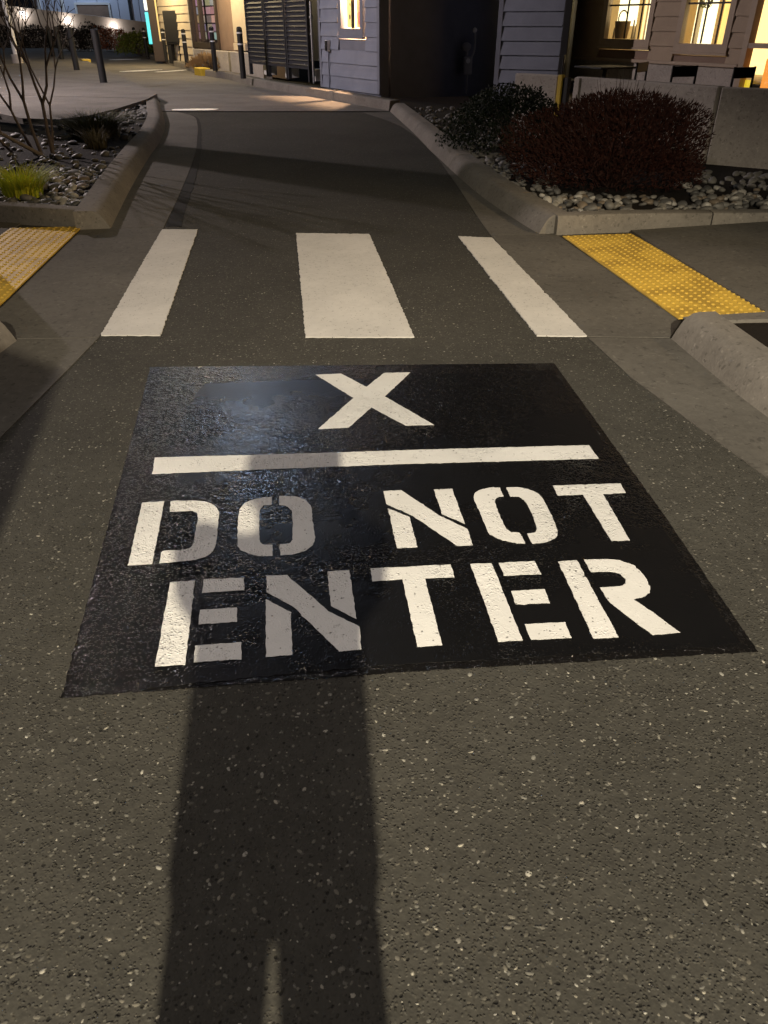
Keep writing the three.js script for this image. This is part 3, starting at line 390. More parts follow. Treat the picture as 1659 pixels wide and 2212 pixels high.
{ const a = [-0.78, 0.60], b = [-1.77, -0.14], L = Math.hypot(b[0] - a[0], b[1] - a[1]), t = thing('shade_board', 'added upright white board on two posts to the left of the photographer, unseen, shades the lower left', 'sign', [a[0], 0.001, a[1]], -Math.atan2(b[1] - a[1], b[0] - a[0])); mesh('board', rbox(L, 1.95, 0.03, 0.008, L / 2, 1.14, 0), M.whitePaint, t); for (const x of [0.08, L - 0.08]) mesh('post', box(0.07, 2.1, 0.05, x, 1.05, -0.045), M.greyPaint, t); }  // assumed board, unseen, added to block the lamp and shade the lower left
{ const t = thing('shade_cabinet', 'added grey cabinet on the left sidewalk, unseen, there to shade the gutter', 'cabinet', [-3.75, 0.012, -5.9], 0.1); mesh('body', rbox(0.6, 0.95, 1.0, 0.02, 0, 0.52, 0), M.greyPaint, t); mesh('plinth', box(0.64, 0.06, 1.04, 0, 0.03, 0), M.wallConcrete, t); mesh('door', rbox(0.02, 0.8, 0.9, 0.006, 0.305, 0.54, 0), M.greyPaint, t); }  // unseen box added to throw shade on the left gutter
// ---------------------------------------------------------------- buildings
function lapWall(t, u0, u1, y0, y1, lap, mat, openings = [], n = 0, seed = 1) {   // lap siding, board by board, cut round the openings
  const r = rng(seed);
  for (let y = y0; y < y1 - 0.02; y += lap) {
    const top = Math.min(y + lap, y1), gaps = openings.filter((o) => o[2] < top - 0.01 && o[3] > y + 0.01).sort((a, b) => a[0] - b[0]); let a = u0;
    const put = (p, q) => { if (q - p < 0.03) return; const e = 0.001 * r(); mesh('siding_board', prism([[n, y - 0.012], [n + 0.046 + e, y - 0.012], [n + 0.043 + e, y + 0.006], [n + 0.009, top - 0.0125], [n, top - 0.0125]], p, q), mat, t); };
    for (const o of gaps) { put(a, o[0]); a = o[1]; } put(a, u1);
  }
}
const boxL = (u0, u1, v0, v1, n0, n1) => box(u1 - u0, v1 - v0, n1 - n0, (u0 + u1) / 2, (v0 + v1) / 2, (n0 + n1) / 2);
const rboxL = (u0, u1, v0, v1, n0, n1, r = 0.008) => rbox(u1 - u0, v1 - v0, n1 - n0, r, (u0 + u1) / 2, (v0 + v1) / 2, (n0 + n1) / 2);
function windowFrame(t, u0, u1, v0, v1, fw, mat, glassN = 0.0) {
  const w = new THREE.Group(); w.name = 'window'; t.add(w);
  mesh('frame', merge([boxL(u0 - fw, u0, v0 - 0.001, v1 + fw, -0.06, 0.055), boxL(u1, u1 + fw, v0 - 0.001, v1 + fw, -0.06, 0.055), boxL(u0 + 0.001, u1 - 0.001, v1, v1 + fw, -0.06, 0.054), boxL(u0 - fw, u1 + fw, v0 - fw * 1.1, v0 - 0.002, -0.06, 0.058)]), mat, w);
  mesh('sill', rboxL(u0 - fw - 0.03, u1 + fw + 0.03, v0 - fw * 1.1 - 0.045, v0 - fw * 1.1 - 0.001, 0.0, 0.085), mat, w);
  mesh('pane', boxL(u0 + 0.002, u1 - 0.002, v0, v1 - 0.002, glassN - 0.004, glassN), M.glass, w); return w;
}
const C1 = [-0.08, 0, -19.1], TH1 = -Math.PI / 3;
{   // the blue grey clad drive-through building; local x runs along the drive towards the camera, z out over the drive
  const b = thing('drive_through_building', 'blue grey lap sided building along the drive with a lit window and black louvred enclosure', 'building', C1, TH1);
  const wo = [-1.95, -0.63, 1.19, 2.60];
  lapWall(b, -2.88, -0.09, 0.17, 3.2, 0.272, M.siding, [wo], 0, 3);
  mesh('corner_board', rboxL(-0.088, 0.03, 0.15, 3.3, -0.09, 0.045), M.sidingTrim, b); mesh('corner_board', rboxL(-2.99, -2.882, 0.15, 3.3, -0.09, 0.045), M.sidingTrim, b);
  mesh('upper_wall', merge([boxL(-2.99, 0.03, 3.301, 11.3, -0.25, 0.01), boxL(-25, -3.0, 3.301, 11.3, -1.5, -1.2)]), M.siding, b);
  mesh('backing_wall', merge([boxL(-2.98, wo[0], 0.05, 3.29, -0.2, -0.002), boxL(wo[1], 0.02, 0.05, 3.29, -0.2, -0.002), boxL(wo[0] + 0.001, wo[1] - 0.001, 0.05, wo[2], -0.2, -0.002), boxL(wo[0] + 0.001, wo[1] - 0.001, wo[3], 3.29, -0.2, -0.002)]), M.sidingTrim, b);
  mesh('side_wall', merge([boxL(-0.19, 0.02, 0.05, 11.3, -6.5, -0.252)]), M.sidingTrim, b);
  // lit room behind the window
  mesh('room', merge([boxL(-2.9, -0.25, 0.5, 0.56, -2.2, -0.22), boxL(-2.9, -0.25, 3.2, 3.26, -2.2, -0.22), boxL(-2.96, -2.9, 0.5, 3.26, -2.2, -0.22), boxL(-0.25, -0.2, 0.5, 3.26, -2.2, -0.22), boxL(-2.9, -0.25, 0.5, 3.26, -2.26, -2.2)]), M.cream, b);
  const w = windowFrame(b, -1.75, -0.83, 1.40, 2.45, 0.14, M.sidingTrim, -0.02);
  mesh('mullion', boxL(-1.29, -1.22, 1.402, 2.447, -0.03, 0.02), M.black, w);
  mesh('window_poster', boxL(-1.66, -1.34, 1.42, 2.0, -0.075, -0.07), glow([1.0, 0.78, 0.28], 1.0), w); mesh('poster_print', merge([new THREE.CircleGeometry(0.05, 16).scale(0.7, 1, 1).translate(-1.52, 1.62, -0.064), new THREE.CircleGeometry(0.03, 16).scale(0.7, 1.3, 1).translate(-1.5, 1.86, -0.064)]), std([0.10, 0.16, 0.03], 0.7), w);
  mesh('window_poster', boxL(-1.19, -0.85, 1.42, 2.0, -0.075, -0.07), glow([1.0, 0.50, 0.22], 0.85), w); mesh('poster_print', boxL(-1.02, -0.86, 1.68, 2.05, -0.066, -0.062), glow([0.8, 0.85, 0.9], 0.9), w); mesh('poster_print', new THREE.CircleGeometry(0.1, 20).scale(0.75, 1.2, 1).translate(-1.06, 1.6, -0.058), glow([1.0, 0.27, 0.16], 0.8), w);
  mesh('room_lamp', boxL(-1.9, -0.7, 3.16, 3.19, -1.2, -0.5), glow([1, 0.78, 0.45], 3), b);
  const l = new THREE.PointLight(new THREE.Color().setRGB(1, 0.62, 0.36), 220, 0, 2); l.position.set(-1.4, 2.9, -0.42); l.castShadow = true; l.shadow.radius = 2; b.add(l);
  // outlet box with its conduit
  const ob = mesh('outlet_box', rboxL(-2.50, -2.38, 0.93, 1.16, 0.03, 0.12, 0.012), M.whitePaint, b); mesh('outlet_cover', rboxL(-2.455, -2.372, 0.94, 1.15, 0.121, 0.15, 0.01), M.black, ob); mesh('conduit', cyl(0.016, 0.016, 0.78, 8, -2.46, 0.15, 0.055), M.siding, ob);
  // louvred enclosure: three panels of slats in black frames
  for (const [p, q] of [[-7.88, -6.50], [-6.46, -5.08], [-5.04, -3.66]]) {
    const g = new THREE.Group(); g.name = 'louvre_panel'; b.add(g);
    mesh('panel_frame', merge([boxL(p, p + 0.07, 0.22, 3.4, -0.06, 0.03), boxL(q - 0.07, q, 0.22, 3.4, -0.06, 0.03), boxL(p + 0.07, q - 0.07, 0.50, 0.56, -0.05, 0.02)]), M.louver, g);
    const slat = prism([[-0.03, 0.118], [-0.018, 0.122], [0.028, 0.012], [0.018, 0.0]], p + 0.072, q - 0.072);
    for (let v = 0.57; v < 3.3; v += 0.106) mesh('slat', slat, M.louver, g).position.y = v;
  }
  mesh('enclosure_back', merge([boxL(-7.95, -3.6, 0.62, 3.4, -1.1, -1.0), boxL(-3.62, -3.0, 0.2, 3.4, -0.9, -0.8), boxL(-3.58, -3.0, 3.2, 3.3, -0.8, 0)]), M.louver, b);
  for (const [p, q] of [[-7.8, -7.5], [-6.2, -5.9], [-4.6, -4.2]]) mesh('footing', boxL(p, q, 0.2, 0.47, -0.7, -0.4), M.whitePaint, b);
  mesh('standpipe', merge([cyl(0.03, 0.03, 1.75, 12, -3.42, 0.2, 0.02), cyl(0.045, 0.045, 0.05, 12, -3.42, 1.25, 0.02), cyl(0.045, 0.045, 0.05, 12, -3.42, 1.6, 0.02)]), M.steel, b);
  // set back part beyond the enclosure
  mesh('block_wall', rboxL(-11.15, -8.0, 0.05, 0.72, -0.75, -0.5, 0.02), M.wallConcrete, b); mesh('block_wall', rboxL(-15.4, -11.2, 0.05, 0.70, -0.95, -0.7, 0.02), M.wallConcrete, b);
  mesh('yellow_panel', rboxL(-12.0, -10.6, 0.95, 3.3, -1.18, -1.1), M.cream, b); mesh('pale_box', rboxL(-11.8, -10.7, 0.74, 0.94, -1.16, -0.98), M.cream, b);
  mesh('tan_panel', boxL(-13.45, -12.03, 0.70, 3.3, -1.19, -1.12), M.tan, b);
  const dw = new THREE.Group(); dw.name = 'window'; b.add(dw);
  mesh('frame', merge([boxL(-13.6, -13.47, 0.7, 3.3, -1.2, -1.05), boxL(-16.5, -16.35, 0.7, 3.3, -1.2, -1.05), boxL(-15.4, -15.25, 0.92, 3.3, -1.2, -1.06), boxL(-16.34, -13.61, 0.72, 0.9, -1.2, -1.07)]), M.brown, dw);
  mesh('pane', boxL(-16.34, -13.61, 0.9, 3.3, -1.14, -1.13), M.glass, dw);
  const pr = rng(77); for (const [p, q] of [[-15.2, -13.65], [-16.3, -15.45]]) for (let v = 1.0; v < 3.1; v += 0.26) { const k = (q - p) / 3; for (let i = 0; i < 3; i++) mesh('menu_picture', boxL(p + i * k + 0.02, p + (i + 1) * k - 0.02, v, v + 0.22, -1.3 - 0.01 * i, -1.29), glow([0.35 + 0.6 * pr(), 0.25 + 0.5 * pr(), 0.25 + 0.45 * pr()], 0.22 + 0.25 * pr()), dw); }
  lapWall(b, -21.5, -16.7, 0.2, 3.3, 0.272, M.cream, [], -1.2, 5); mesh('corner_board', rboxL(-16.7, -16.52, 0.2, 3.3, -1.2, -1.1), M.whitePaint, b);
  for (const [p, q] of [[-21.6, -16.4], [-13.6, -7.9]]) mesh('backing_wall', boxL(p, q, 0.05, 3.3, -1.45, -1.21), M.tan, b);
  // wall lamp high over the drive, and two lamps over the ordering window
  const toLocal = (p) => { const v = new THREE.Vector3(...p).sub(new THREE.Vector3(...C1)); return v.applyAxisAngle(new THREE.Vector3(0, 1, 0), -TH1); };
  const hl = toLocal(LAMP_WALL_HIGH.at); mesh('lamp_arm', rod([hl.x, hl.y + 0.2, -1.2], [hl.x, hl.y + 0.14, hl.z], 0.05, 0.04, 10), M.greyPaint, b); const hd = mesh('lamp_head', rbox(0.6, 0.12, 0.5, 0.03, hl.x, hl.y + 0.14, hl.z), M.black, b); mesh('lens', box(0.5, 0.012, 0.4, hl.x, hl.y + 0.072, hl.z), glow(LAMP_WALL_HIGH.col, 6), hd);
  const a = new THREE.PointLight(new THREE.Color().setRGB(...LAMP_WALL_HIGH.col), LAMP_WALL_HIGH.cd, 0, 2); a.position.set(hl.x, hl.y, hl.z); a.castShadow = true; a.shadow.radius = 10; b.add(a);
  for (const [u, n, cd] of [[-11.6, 0.3, 34], [-18.6, 0.4, 44]]) {
    mesh('lamp_arm', rod([u, 3.62, -1.2], [u, 3.52, n], 0.025, 0.02, 8), M.brown, b); const h = mesh('lamp_shade', new THREE.ConeGeometry(0.2, 0.16, 20, 1, true).translate(u, 3.5, n), M.brown, b); mesh('lens', new THREE.SphereGeometry(0.06, 12, 8).translate(u, 3.45, n), glow([1, 0.78, 0.4], 8), h);
    const q = new THREE.PointLight(new THREE.Color().setRGB(1, 0.76, 0.40), cd, 0, 2); q.position.set(u, 3.36, n); q.castShadow = true; q.shadow.radius = 3; b.add(q);
  }
}
{ const t = thing('gas_meter', 'pale grey gas meter and pipes standing in the dark gap', 'gas meter', [1.93, 0.12, -19.95]);
  mesh('meter_body', merge([rbox(0.2, 0.36, 0.16, 0.04, 0, 0.56, 0), cyl(0.02, 0.02, 0.4, 8, 0, 0, 0)]), M.greyPaint, t); mesh('regulator', merge([new THREE.SphereGeometry(0.11, 16, 10).scale(1, 0.8, 1).translate(-0.05, 0.93, 0), cyl(0.03, 0.03, 0.1, 10, -0.03, 0.76, 0)]), M.greyPaint, t); mesh('pipe', tube([[0.08, 0.72, 0], [0.13, 0.85, 0], [0.14, 1.1, 0], [0.13, 1.22, 0.02]], 0.022, 8), M.greyPaint, t); mesh('valve', new THREE.SphereGeometry(0.05, 12, 8).translate(0.12, 1.25, 0.02), M.whitePaint, t); mesh('dial', new THREE.CylinderGeometry(0.05, 0.05, 0.01, 16).rotateX(1.57).translate(0, 0.66, 0.085), M.whitePaint, t); }
{   // low concrete panels round the patio
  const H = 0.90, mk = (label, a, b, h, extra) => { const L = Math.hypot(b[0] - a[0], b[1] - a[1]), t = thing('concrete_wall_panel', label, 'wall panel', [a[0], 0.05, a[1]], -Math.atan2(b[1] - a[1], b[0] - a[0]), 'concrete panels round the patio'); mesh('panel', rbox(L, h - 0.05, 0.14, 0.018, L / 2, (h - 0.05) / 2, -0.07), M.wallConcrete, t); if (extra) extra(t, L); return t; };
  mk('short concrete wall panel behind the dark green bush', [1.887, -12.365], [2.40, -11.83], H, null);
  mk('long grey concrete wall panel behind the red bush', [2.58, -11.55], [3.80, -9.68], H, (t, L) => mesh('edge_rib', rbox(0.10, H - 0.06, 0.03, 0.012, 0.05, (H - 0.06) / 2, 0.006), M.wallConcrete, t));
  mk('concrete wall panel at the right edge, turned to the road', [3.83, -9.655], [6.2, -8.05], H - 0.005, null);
  const y = thing('yellow_edge_post', 'narrow yellow and black post in the gap between two wall panels', 'post', [2.44, 0.05, -11.78], -0.85); mesh('yellow_face', rbox(0.07, 0.86, 0.07, 0.008, 0, 0.43, 0), M.yellow, y); mesh('black_face', rbox(0.09, 0.83, 0.07, 0.008, 0.083, 0.415, -0.02), M.black, y);
}
const F2 = [4.08, 0, -20.83], TH2 = -61.8 * Math.PI / 180;
{   // beige building with lit windows behind the patio
  const b = thing('beige_building', 'beige lap sided building with warm lit windows behind the patio', 'building', F2, TH2);
  const W = [[1.68, 2.92, 1.22, 2.9], [3.86, 4.92, 1.17, 2.9]], open = W.map(([a, c, d, e]) => [a - 0.14, c + 0.14, d - 0.2, e + 0.14]); open.push([5.38, 7.4, 0.2, 2.9]);
  lapWall(b, 0.02, 9.0, 0.875, 3.4, 0.25, M.beige, open, 0, 9);
  mesh('foundation', merge([boxL(-0.1, 5.38, 0.0, 0.86, -0.2, -0.012)]), M.wallConcrete, b); mesh('water_table', rboxL(-0.02, 5.36, 0.80, 0.862, -0.01, 0.05, 0.01), M.beigeTrim, b);
  mesh('backing_wall', merge([boxL(0, open[0][0], 0.862, 3.4, -0.2, -0.003), boxL(open[0][1], open[1][0], 0.862, 3.4, -0.2, -0.003), boxL(open[1][1], 5.38, 0.862, 3.4, -0.2, -0.003), boxL(7.4, 9, 0.05, 3.4, -0.2, -0.003), ...open.map((o) => boxL(o[0] + 0.001, o[1] - 0.001, o[3], 3.4, -0.2, -0.003)), ...open.slice(0, 2).map((o) => boxL(o[0] + 0.001, o[1] - 0.001, 0.862, o[2], -0.2, -0.003))]), M.tan, b);
  mesh('upper_wall', boxL(-1.4, 9, 3.401, 6.5, -0.3, 0.02), M.beige, b);
  mesh('downspout', merge([rboxL(-0.20, -0.03, 0.1, 3.4, 0.02, 0.14, 0.02)]), M.black, b); mesh('corner_board', rboxL(-0.025, 0.018, 0.85, 3.4, -0.05, 0.05), M.beigeTrim, b);
  // wing that projects at the far end, blue grey
  const wing = new THREE.Group(); wing.name = 'wing'; wing.position.set(0.866, 0, 2.257); wing.rotation.y = 0.667; b.add(wing);
  lapWall(wing, 0.05, 1.34, 0.15, 3.3, 0.262, M.siding, [], 0, 15); mesh('corner_board', rboxL(-0.055, 0.048, 0.1, 3.4, -0.002, 0.045), M.sidingTrim, wing); mesh('downspout', rboxL(1.345, 1.5, 0.1, 3.4, -0.12, 0.05, 0.02), M.black, wing); mesh('backing_wall', boxL(-0.05, 1.34, 0.05, 3.4, -1.2, -0.003), M.sidingTrim, wing);
  const warm = [1, 0.70, 0.26];
  W.forEach(([p, q, v0, v1], i) => {
    const w = windowFrame(b, p, q, v0, v1, 0.13, M.beigeTrim, -0.03), m = (p + q) / 2;
    const vs = [p + (q - p) * 0.45, p + (q - p) * 0.78]; mesh('glazing_bars', merge([...vs.map((u) => boxL(u - 0.017, u + 0.017, v0 + 0.002, v1 - 0.003, -0.025, -0.008)), ...[1.82].map((v) => boxL(p + 0.003, q - 0.003, v - 0.016, v + 0.016, -0.0255, -0.0085))]), M.brown, w);
    // room: bright wall, curtains and columns at their own depth
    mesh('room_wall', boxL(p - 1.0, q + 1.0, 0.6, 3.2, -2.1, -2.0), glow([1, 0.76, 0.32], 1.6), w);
    mesh('room_shell', merge([boxL(p - 1.0, q + 1.0, 0.55, 0.6, -2.0, -0.22), boxL(p - 1.0, q + 1.0, 3.2, 3.25, -2.0, -0.22), boxL(p - 1.05, p - 1.0, 0.55, 3.25, -2.0, -0.22), boxL(q + 1.0, q + 1.05, 0.55, 3.25, -2.0, -0.22)]), M.cream, w);
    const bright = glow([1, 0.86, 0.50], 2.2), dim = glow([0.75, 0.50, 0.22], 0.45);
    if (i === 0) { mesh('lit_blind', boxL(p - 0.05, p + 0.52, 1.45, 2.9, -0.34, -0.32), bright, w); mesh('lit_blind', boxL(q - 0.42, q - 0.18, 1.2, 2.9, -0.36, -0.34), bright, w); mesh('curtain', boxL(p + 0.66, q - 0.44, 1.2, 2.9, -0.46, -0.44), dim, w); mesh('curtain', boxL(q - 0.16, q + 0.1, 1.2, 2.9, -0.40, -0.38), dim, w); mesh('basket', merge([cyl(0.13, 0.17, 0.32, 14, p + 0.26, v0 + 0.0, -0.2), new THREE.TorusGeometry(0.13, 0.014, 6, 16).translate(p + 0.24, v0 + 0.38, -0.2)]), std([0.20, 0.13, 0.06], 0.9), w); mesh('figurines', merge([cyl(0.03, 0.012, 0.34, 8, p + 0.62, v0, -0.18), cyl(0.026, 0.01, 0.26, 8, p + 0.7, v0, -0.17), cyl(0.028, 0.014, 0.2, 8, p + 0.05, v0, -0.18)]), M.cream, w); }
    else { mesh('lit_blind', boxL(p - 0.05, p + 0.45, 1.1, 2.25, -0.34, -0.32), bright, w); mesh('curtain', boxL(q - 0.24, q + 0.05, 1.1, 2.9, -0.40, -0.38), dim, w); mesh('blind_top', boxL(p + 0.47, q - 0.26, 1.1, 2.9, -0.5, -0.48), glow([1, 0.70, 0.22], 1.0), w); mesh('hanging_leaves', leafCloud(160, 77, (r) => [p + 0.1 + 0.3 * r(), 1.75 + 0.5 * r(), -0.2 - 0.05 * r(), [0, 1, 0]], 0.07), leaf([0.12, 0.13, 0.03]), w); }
    const al = new THREE.RectAreaLight(new THREE.Color().setRGB(...warm), 0.8, q - p - 0.06, v1 - v0 - 0.06); al.position.set(m, (v0 + v1) / 2, 0.09); al.rotation.y = Math.PI; b.add(al);
  });
  const d = new THREE.Group(); d.name = 'glazed_door'; b.add(d);
  mesh('frame', merge([boxL(5.38, 5.5, 0.2, 2.9, -0.12, 0.05), boxL(6.5, 6.62, 0.2, 2.9, -0.12, 0.05), boxL(7.28, 7.4, 0.2, 2.9, -0.12, 0.05), boxL(5.501, 6.499, 1.12, 1.2, -0.1, 0.04), boxL(6.621, 7.279, 1.12, 1.2, -0.1, 0.04), boxL(5.501, 7.279, 0.2, 0.3, -0.1, 0.04)]), M.beigeTrim, d);
  mesh('pane', boxL(5.502, 6.498, 0.3, 2.9, -0.05, -0.045), M.glass, d); mesh('pane', boxL(6.622, 7.278, 0.3, 2.9, -0.05, -0.045), M.glass, d);
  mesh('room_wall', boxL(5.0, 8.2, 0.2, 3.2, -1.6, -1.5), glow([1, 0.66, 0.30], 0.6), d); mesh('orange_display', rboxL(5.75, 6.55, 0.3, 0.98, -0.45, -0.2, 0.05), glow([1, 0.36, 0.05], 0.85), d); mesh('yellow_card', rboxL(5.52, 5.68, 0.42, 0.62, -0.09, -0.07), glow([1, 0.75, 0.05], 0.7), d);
  const al = new THREE.RectAreaLight(new THREE.Color().setRGB(1, 0.62, 0.3), 1.0, 1.7, 2.3); al.position.set(6.4, 1.6, 0.1); al.rotation.y = Math.PI; b.add(al);
}
{ const s = struct('patio_pavement'); mesh('paving_slab', slab([[1.98, -12.5], [2.55, -11.75], [3.9, -9.85], [6.3, -8.25], [9.5, -9.5], [7.2, -15.1], [4.2, -20.7], [2.95, -20.1], [2.6, -16]], 0.002, 0.15), M.concrete, s); }
function chairMesh(t, mat) { mesh('seat', rbox(0.44, 0.035, 0.44, 0.012, 0, 0.45, 0), mat, t); mesh('backrest', rbox(0.42, 0.13, 0.025, 0.01, 0, 0.79, -0.22), mat, t); for (const [x, z] of [[-0.2, 0.2], [0.2, 0.2]]) mesh('leg', cyl(0.016, 0.016, 0.435, 8, x, 0, z), mat, t); for (const x of [-0.2, 0.2]) mesh('leg', merge([rod([x, 0, -0.22], [x, 0.86, -0.22], 0.016, 0.016, 8)]), mat, t); }
const chair0 = thing('patio_chair', 'black patio chair nearest the corner of the wall, back to the road', 'chair', [4.25, 0.151, -11.75], 0.35, 'patio chairs'); chairMesh(chair0, M.black);
for (const [label, x, z, turn, nm] of [['black patio chair at the right edge in front of the glazed door', 4.98, -11.45, 0.5], ['black patio chair between the two lit windows, half hidden by another chair', 4.1, -13.0, 0.9], ['black patio chair under the first lit window beside the downspout', 3.55, -16.0, 1.3]]) { const c = chair0.clone(); c.name = numbered('patio_chair'); c.position.set(x, 0.151, z); c.rotation.y = turn; c.userData = { label, category: 'chair', group: 'patio chairs' }; scene.add(c); }
for (const [label, x, z] of [['dark patio table between the chairs under the first lit window', 3.75, -14.6]]) { const t = thing('patio_table', label, 'table', [x, 0.151, z], 0.4); mesh('table_top', rbox(0.75, 0.03, 0.75, 0.012, 0, 0.73, 0), M.black, t); mesh('column', cyl(0.04, 0.04, 0.7, 12, 0, 0.015, 0), M.black, t); mesh('foot', rbox(0.5, 0.02, 0.5, 0.008, 0, 0.01, 0), M.black, t); }

// ---------------------------------------------------------------- bollards and drive-through furniture
function bollard(name, label, x, y, z, banded, group) {
  const t = thing(name, label, 'bollard', [x, y, z], 0, group);
  const R = banded ? 0.078 : 0.095; mesh('post', cyl(R, R, 1.17, 18, 0, 0, 0), M.black, t); mesh('cap', new THREE.SphereGeometry(R, 18, 8, 0, 6.2832, 0, 1.571).scale(1, banded ? 0.7 : 0.22, 1).translate(0, 1.171, 0), M.black, t);
  if (banded) for (const h of [0.82, 1.08]) mesh('reflective_band', new THREE.CylinderGeometry(R + 0.004, R + 0.004, 0.035, 18, 1, true).translate(0, h, 0), M.whitePaint, t); return t;
}
[['plain black bollard nearest the drive on the left plaza', -7.41, -22.6], ['second plain black bollard on the left plaza, behind the nearest', -10.3, -28.9], ['third plain black bollard on the left plaza, behind the bare shrub', -14.06, -37.87], ['farthest plain black bollard on the left plaza, behind the bare shrub stems', -15.6, -41.0]].forEach(([l, x, z]) => bollard('plain_bollard', l, x, 0.191, z, false, 'bollards on the left plaza'));
[['banded black bollard against the louvred enclosure', -3.95, -24.1], ['banded black bollard in front of the concrete block wall', -5.5, -28.13], ['banded black bollard at the kerb left of the menu window', -7.35, -32.3], ['banded black bollard in front of the black menu cabinet', -9.38, -37.42], ['banded black bollard in front of the yellow green bush', -11.72, -43.05], ['farthest banded black bollard at the end of the drive', -13.4, -47.3]].forEach(([l, x, z], i) => bollard('banded_bollard', l, x, i === 0 ? 0.201 : i < 2 ? 0.20 : 0.10, z, true, 'banded bollards along the drive'));
{ const t = thing('menu_cabinet', 'black menu cabinet on two legs beside the cream siding', 'menu board', [-8.55, 0.1, -36], -0.5); mesh('cabinet', rbox(0.82, 1.15, 0.25, 0.03, 0, 1.25, 0), M.black, t); mesh('leg', box(0.2, 0.68, 0.2, -0.3, 0.34, 0), M.black, t); mesh('leg', box(0.2, 0.68, 0.2, 0.3, 0.34, 0), M.black, t); mesh('face', rbox(0.7, 1.0, 0.02, 0.006, 0, 1.25, 0.132), M.black, t); }
{ const t = thing('order_post', 'dark brown order post with a glowing cyan strip beside the menu cabinet', 'order post', [-9.75, 0.1, -38]); mesh('post', rbox(0.5, 3.2, 0.3, 0.02, 0, 1.6, 0), M.brown, t); mesh('cyan_strip', rbox(0.15, 1.15, 0.05, 0.02, -0.33, 1.22, 0.1), glow([0.10, 0.75, 0.85], 0.8), t); mesh('white_sign', rbox(0.22, 1.3, 0.05, 0.02, -0.28, 2.5, 0.1), glow([0.85, 0.95, 1.0], 0.8), t); mesh('painted_reflection', box(0.06, 2.3, 0.02, 0.12, 1.9, 0.161), glow([1, 0.75, 0.3], 0.45), t); }  // narrow yellow strip is a light reflection on the post, painted as glow
{ const s = struct('drive_planter_soil'); mesh('soil', slab([[-4.0, -25.9], [-4.75, -27.3], [-5.85, -29.3], [-7.55, -33.7], [-10.9, -42.1], [-16.0, -55], [-13, -55], [-8.5, -40], [-3.2, -30]], 0.001, 0.09), M.soil, s); }
bush('dry_grass_tuft', 'dry tan ornamental grass by the block wall', 'bush', [-6.25, 0.09, -30.7], [0.6, 0.36, 0.6], [leaf([0.30, 0.20, 0.10]), bark], 900, 0.16, 731, 0.8);
bush('far_green_bush', 'yellow green bush at the far end of the drive', 'bush', [-13.1, 0.09, -46.6], [1.0, 0.98, 0.8], [leaf([0.14, 0.17, 0.03]), bark], 3200, 0.11, 741, 0);
bush('far_orange_bush', 'rust orange bush left of the yellow green bush', 'bush', [-16.9, 0.05, -55.5], [1.1, 1.15, 0.7], [leaf([0.30, 0.09, 0.035]), bark], 2600, 0.12, 751, 0);
for (const [k, x, z, lab] of [[0, -18.5, -56, 'dark brown hedge section next to the orange bush'], [1, -20.3, -56.3, 'dark brown hedge section in the middle of the far retaining wall'], [2, -22.3, -56.4, 'dark brown hedge section behind the bare shrub'], [3, -24.4, -56.6, 'dark brown hedge section at the far left edge']]) bush('dark_hedge', lab, 'hedge', [x, 0.02, z], [1.15, 1.35, 0.7], [leaf([0.045, 0.035, 0.026]), bark], 2400, 0.13, 760 + k, 0, 'far hedge');
{ const t = thing('retaining_wall', 'long beige retaining wall with small lights at the far end', 'wall', [-21.5, 0, -62], -0.06); const g = new THREE.Shape([[-24, 0], [14, 0], [14, 1.1], [5.2, 1.55], [-6, 2.65], [-24, 3.4]].map((p) => new THREE.Vector2(...p))); mesh('wall_face', worldUV(new THREE.ExtrudeGeometry(g, { depth: 0.3, bevelEnabled: false })).translate(0, 0, -0.3), M.beigeTrim, t); mesh('coping', prism([[-0.34, 0], [0.04, 0], [0.04, 0.07], [-0.34, 0.07]], -24, 14).translate(0, 0.001, 0.0).applyMatrix4(new THREE.Matrix4().makeTranslation(0, -5, 0)), M.wallConcrete, t).visible = true;
  for (const [x, y] of [[2.6, 1.38], [-0.6, 1.72], [-3.7, 2.1]]) { const w = mesh('wall_light', rbox(0.34, 0.2, 0.06, 0.02, x, y, 0.03), glow([0.9, 0.95, 1], 3), t); const l = new THREE.PointLight(new THREE.Color().setRGB(0.95, 0.95, 1), 3, 0, 2); l.position.set(x, y - 0.1, 0.35); l.castShadow = true; t.add(l); } }
{ const t = thing('pale_building', 'pale blue white panelled building above the retaining wall', 'building', [-21.2, 1.0, -68], -0.06); for (let i = 0; i < 6; i++) mesh('wall_panel', rbox(1.55, 6, 0.1, 0.01, -4.5 + i * 1.6, 3, 0), std([0.50, 0.55, 0.68], 0.6), t); mesh('wall_backing', box(10, 6, 0.2, -0.5, 2.99, -0.16), M.greyPaint, t); const w = mesh('roller_door', rbox(2.4, 1.6, 0.06, 0.01, -0.9, 0.85, 0.08), M.tan, t); mesh('door_frame', merge([box(0.14, 1.8, 0.08, -2.2, 0.9, 0.1), box(0.14, 1.8, 0.08, 0.4, 0.9, 0.1), box(2.46, 0.14, 0.08, -0.9, 1.74, 0.1)]), M.whitePaint, w); for (const x of [-3.2, 2.0, -5.0]) mesh('pilaster', box(0.2, 6, 0.14, x, 3, 0.07), x === 2 ? M.black : M.whitePaint, t);
  const f = mesh('flood_lamp', rbox(0.5, 0.2, 0.2, 0.03, -1, 6.4, 2.4), M.black, t); mesh('lens', box(0.44, 0.012, 0.16, -1, 6.294, 2.4), glow([0.7, 0.82, 1], 6), f); mesh('lamp_arm', rod([-1, 6.2, 0], [-1, 6.45, 2.3], 0.03, 0.03, 8), M.black, t); const l = new THREE.PointLight(new THREE.Color().setRGB(0.62, 0.78, 1), 70, 0, 2); l.position.set(-1, 6.2, 2.4); l.castShadow = true; t.add(l); }
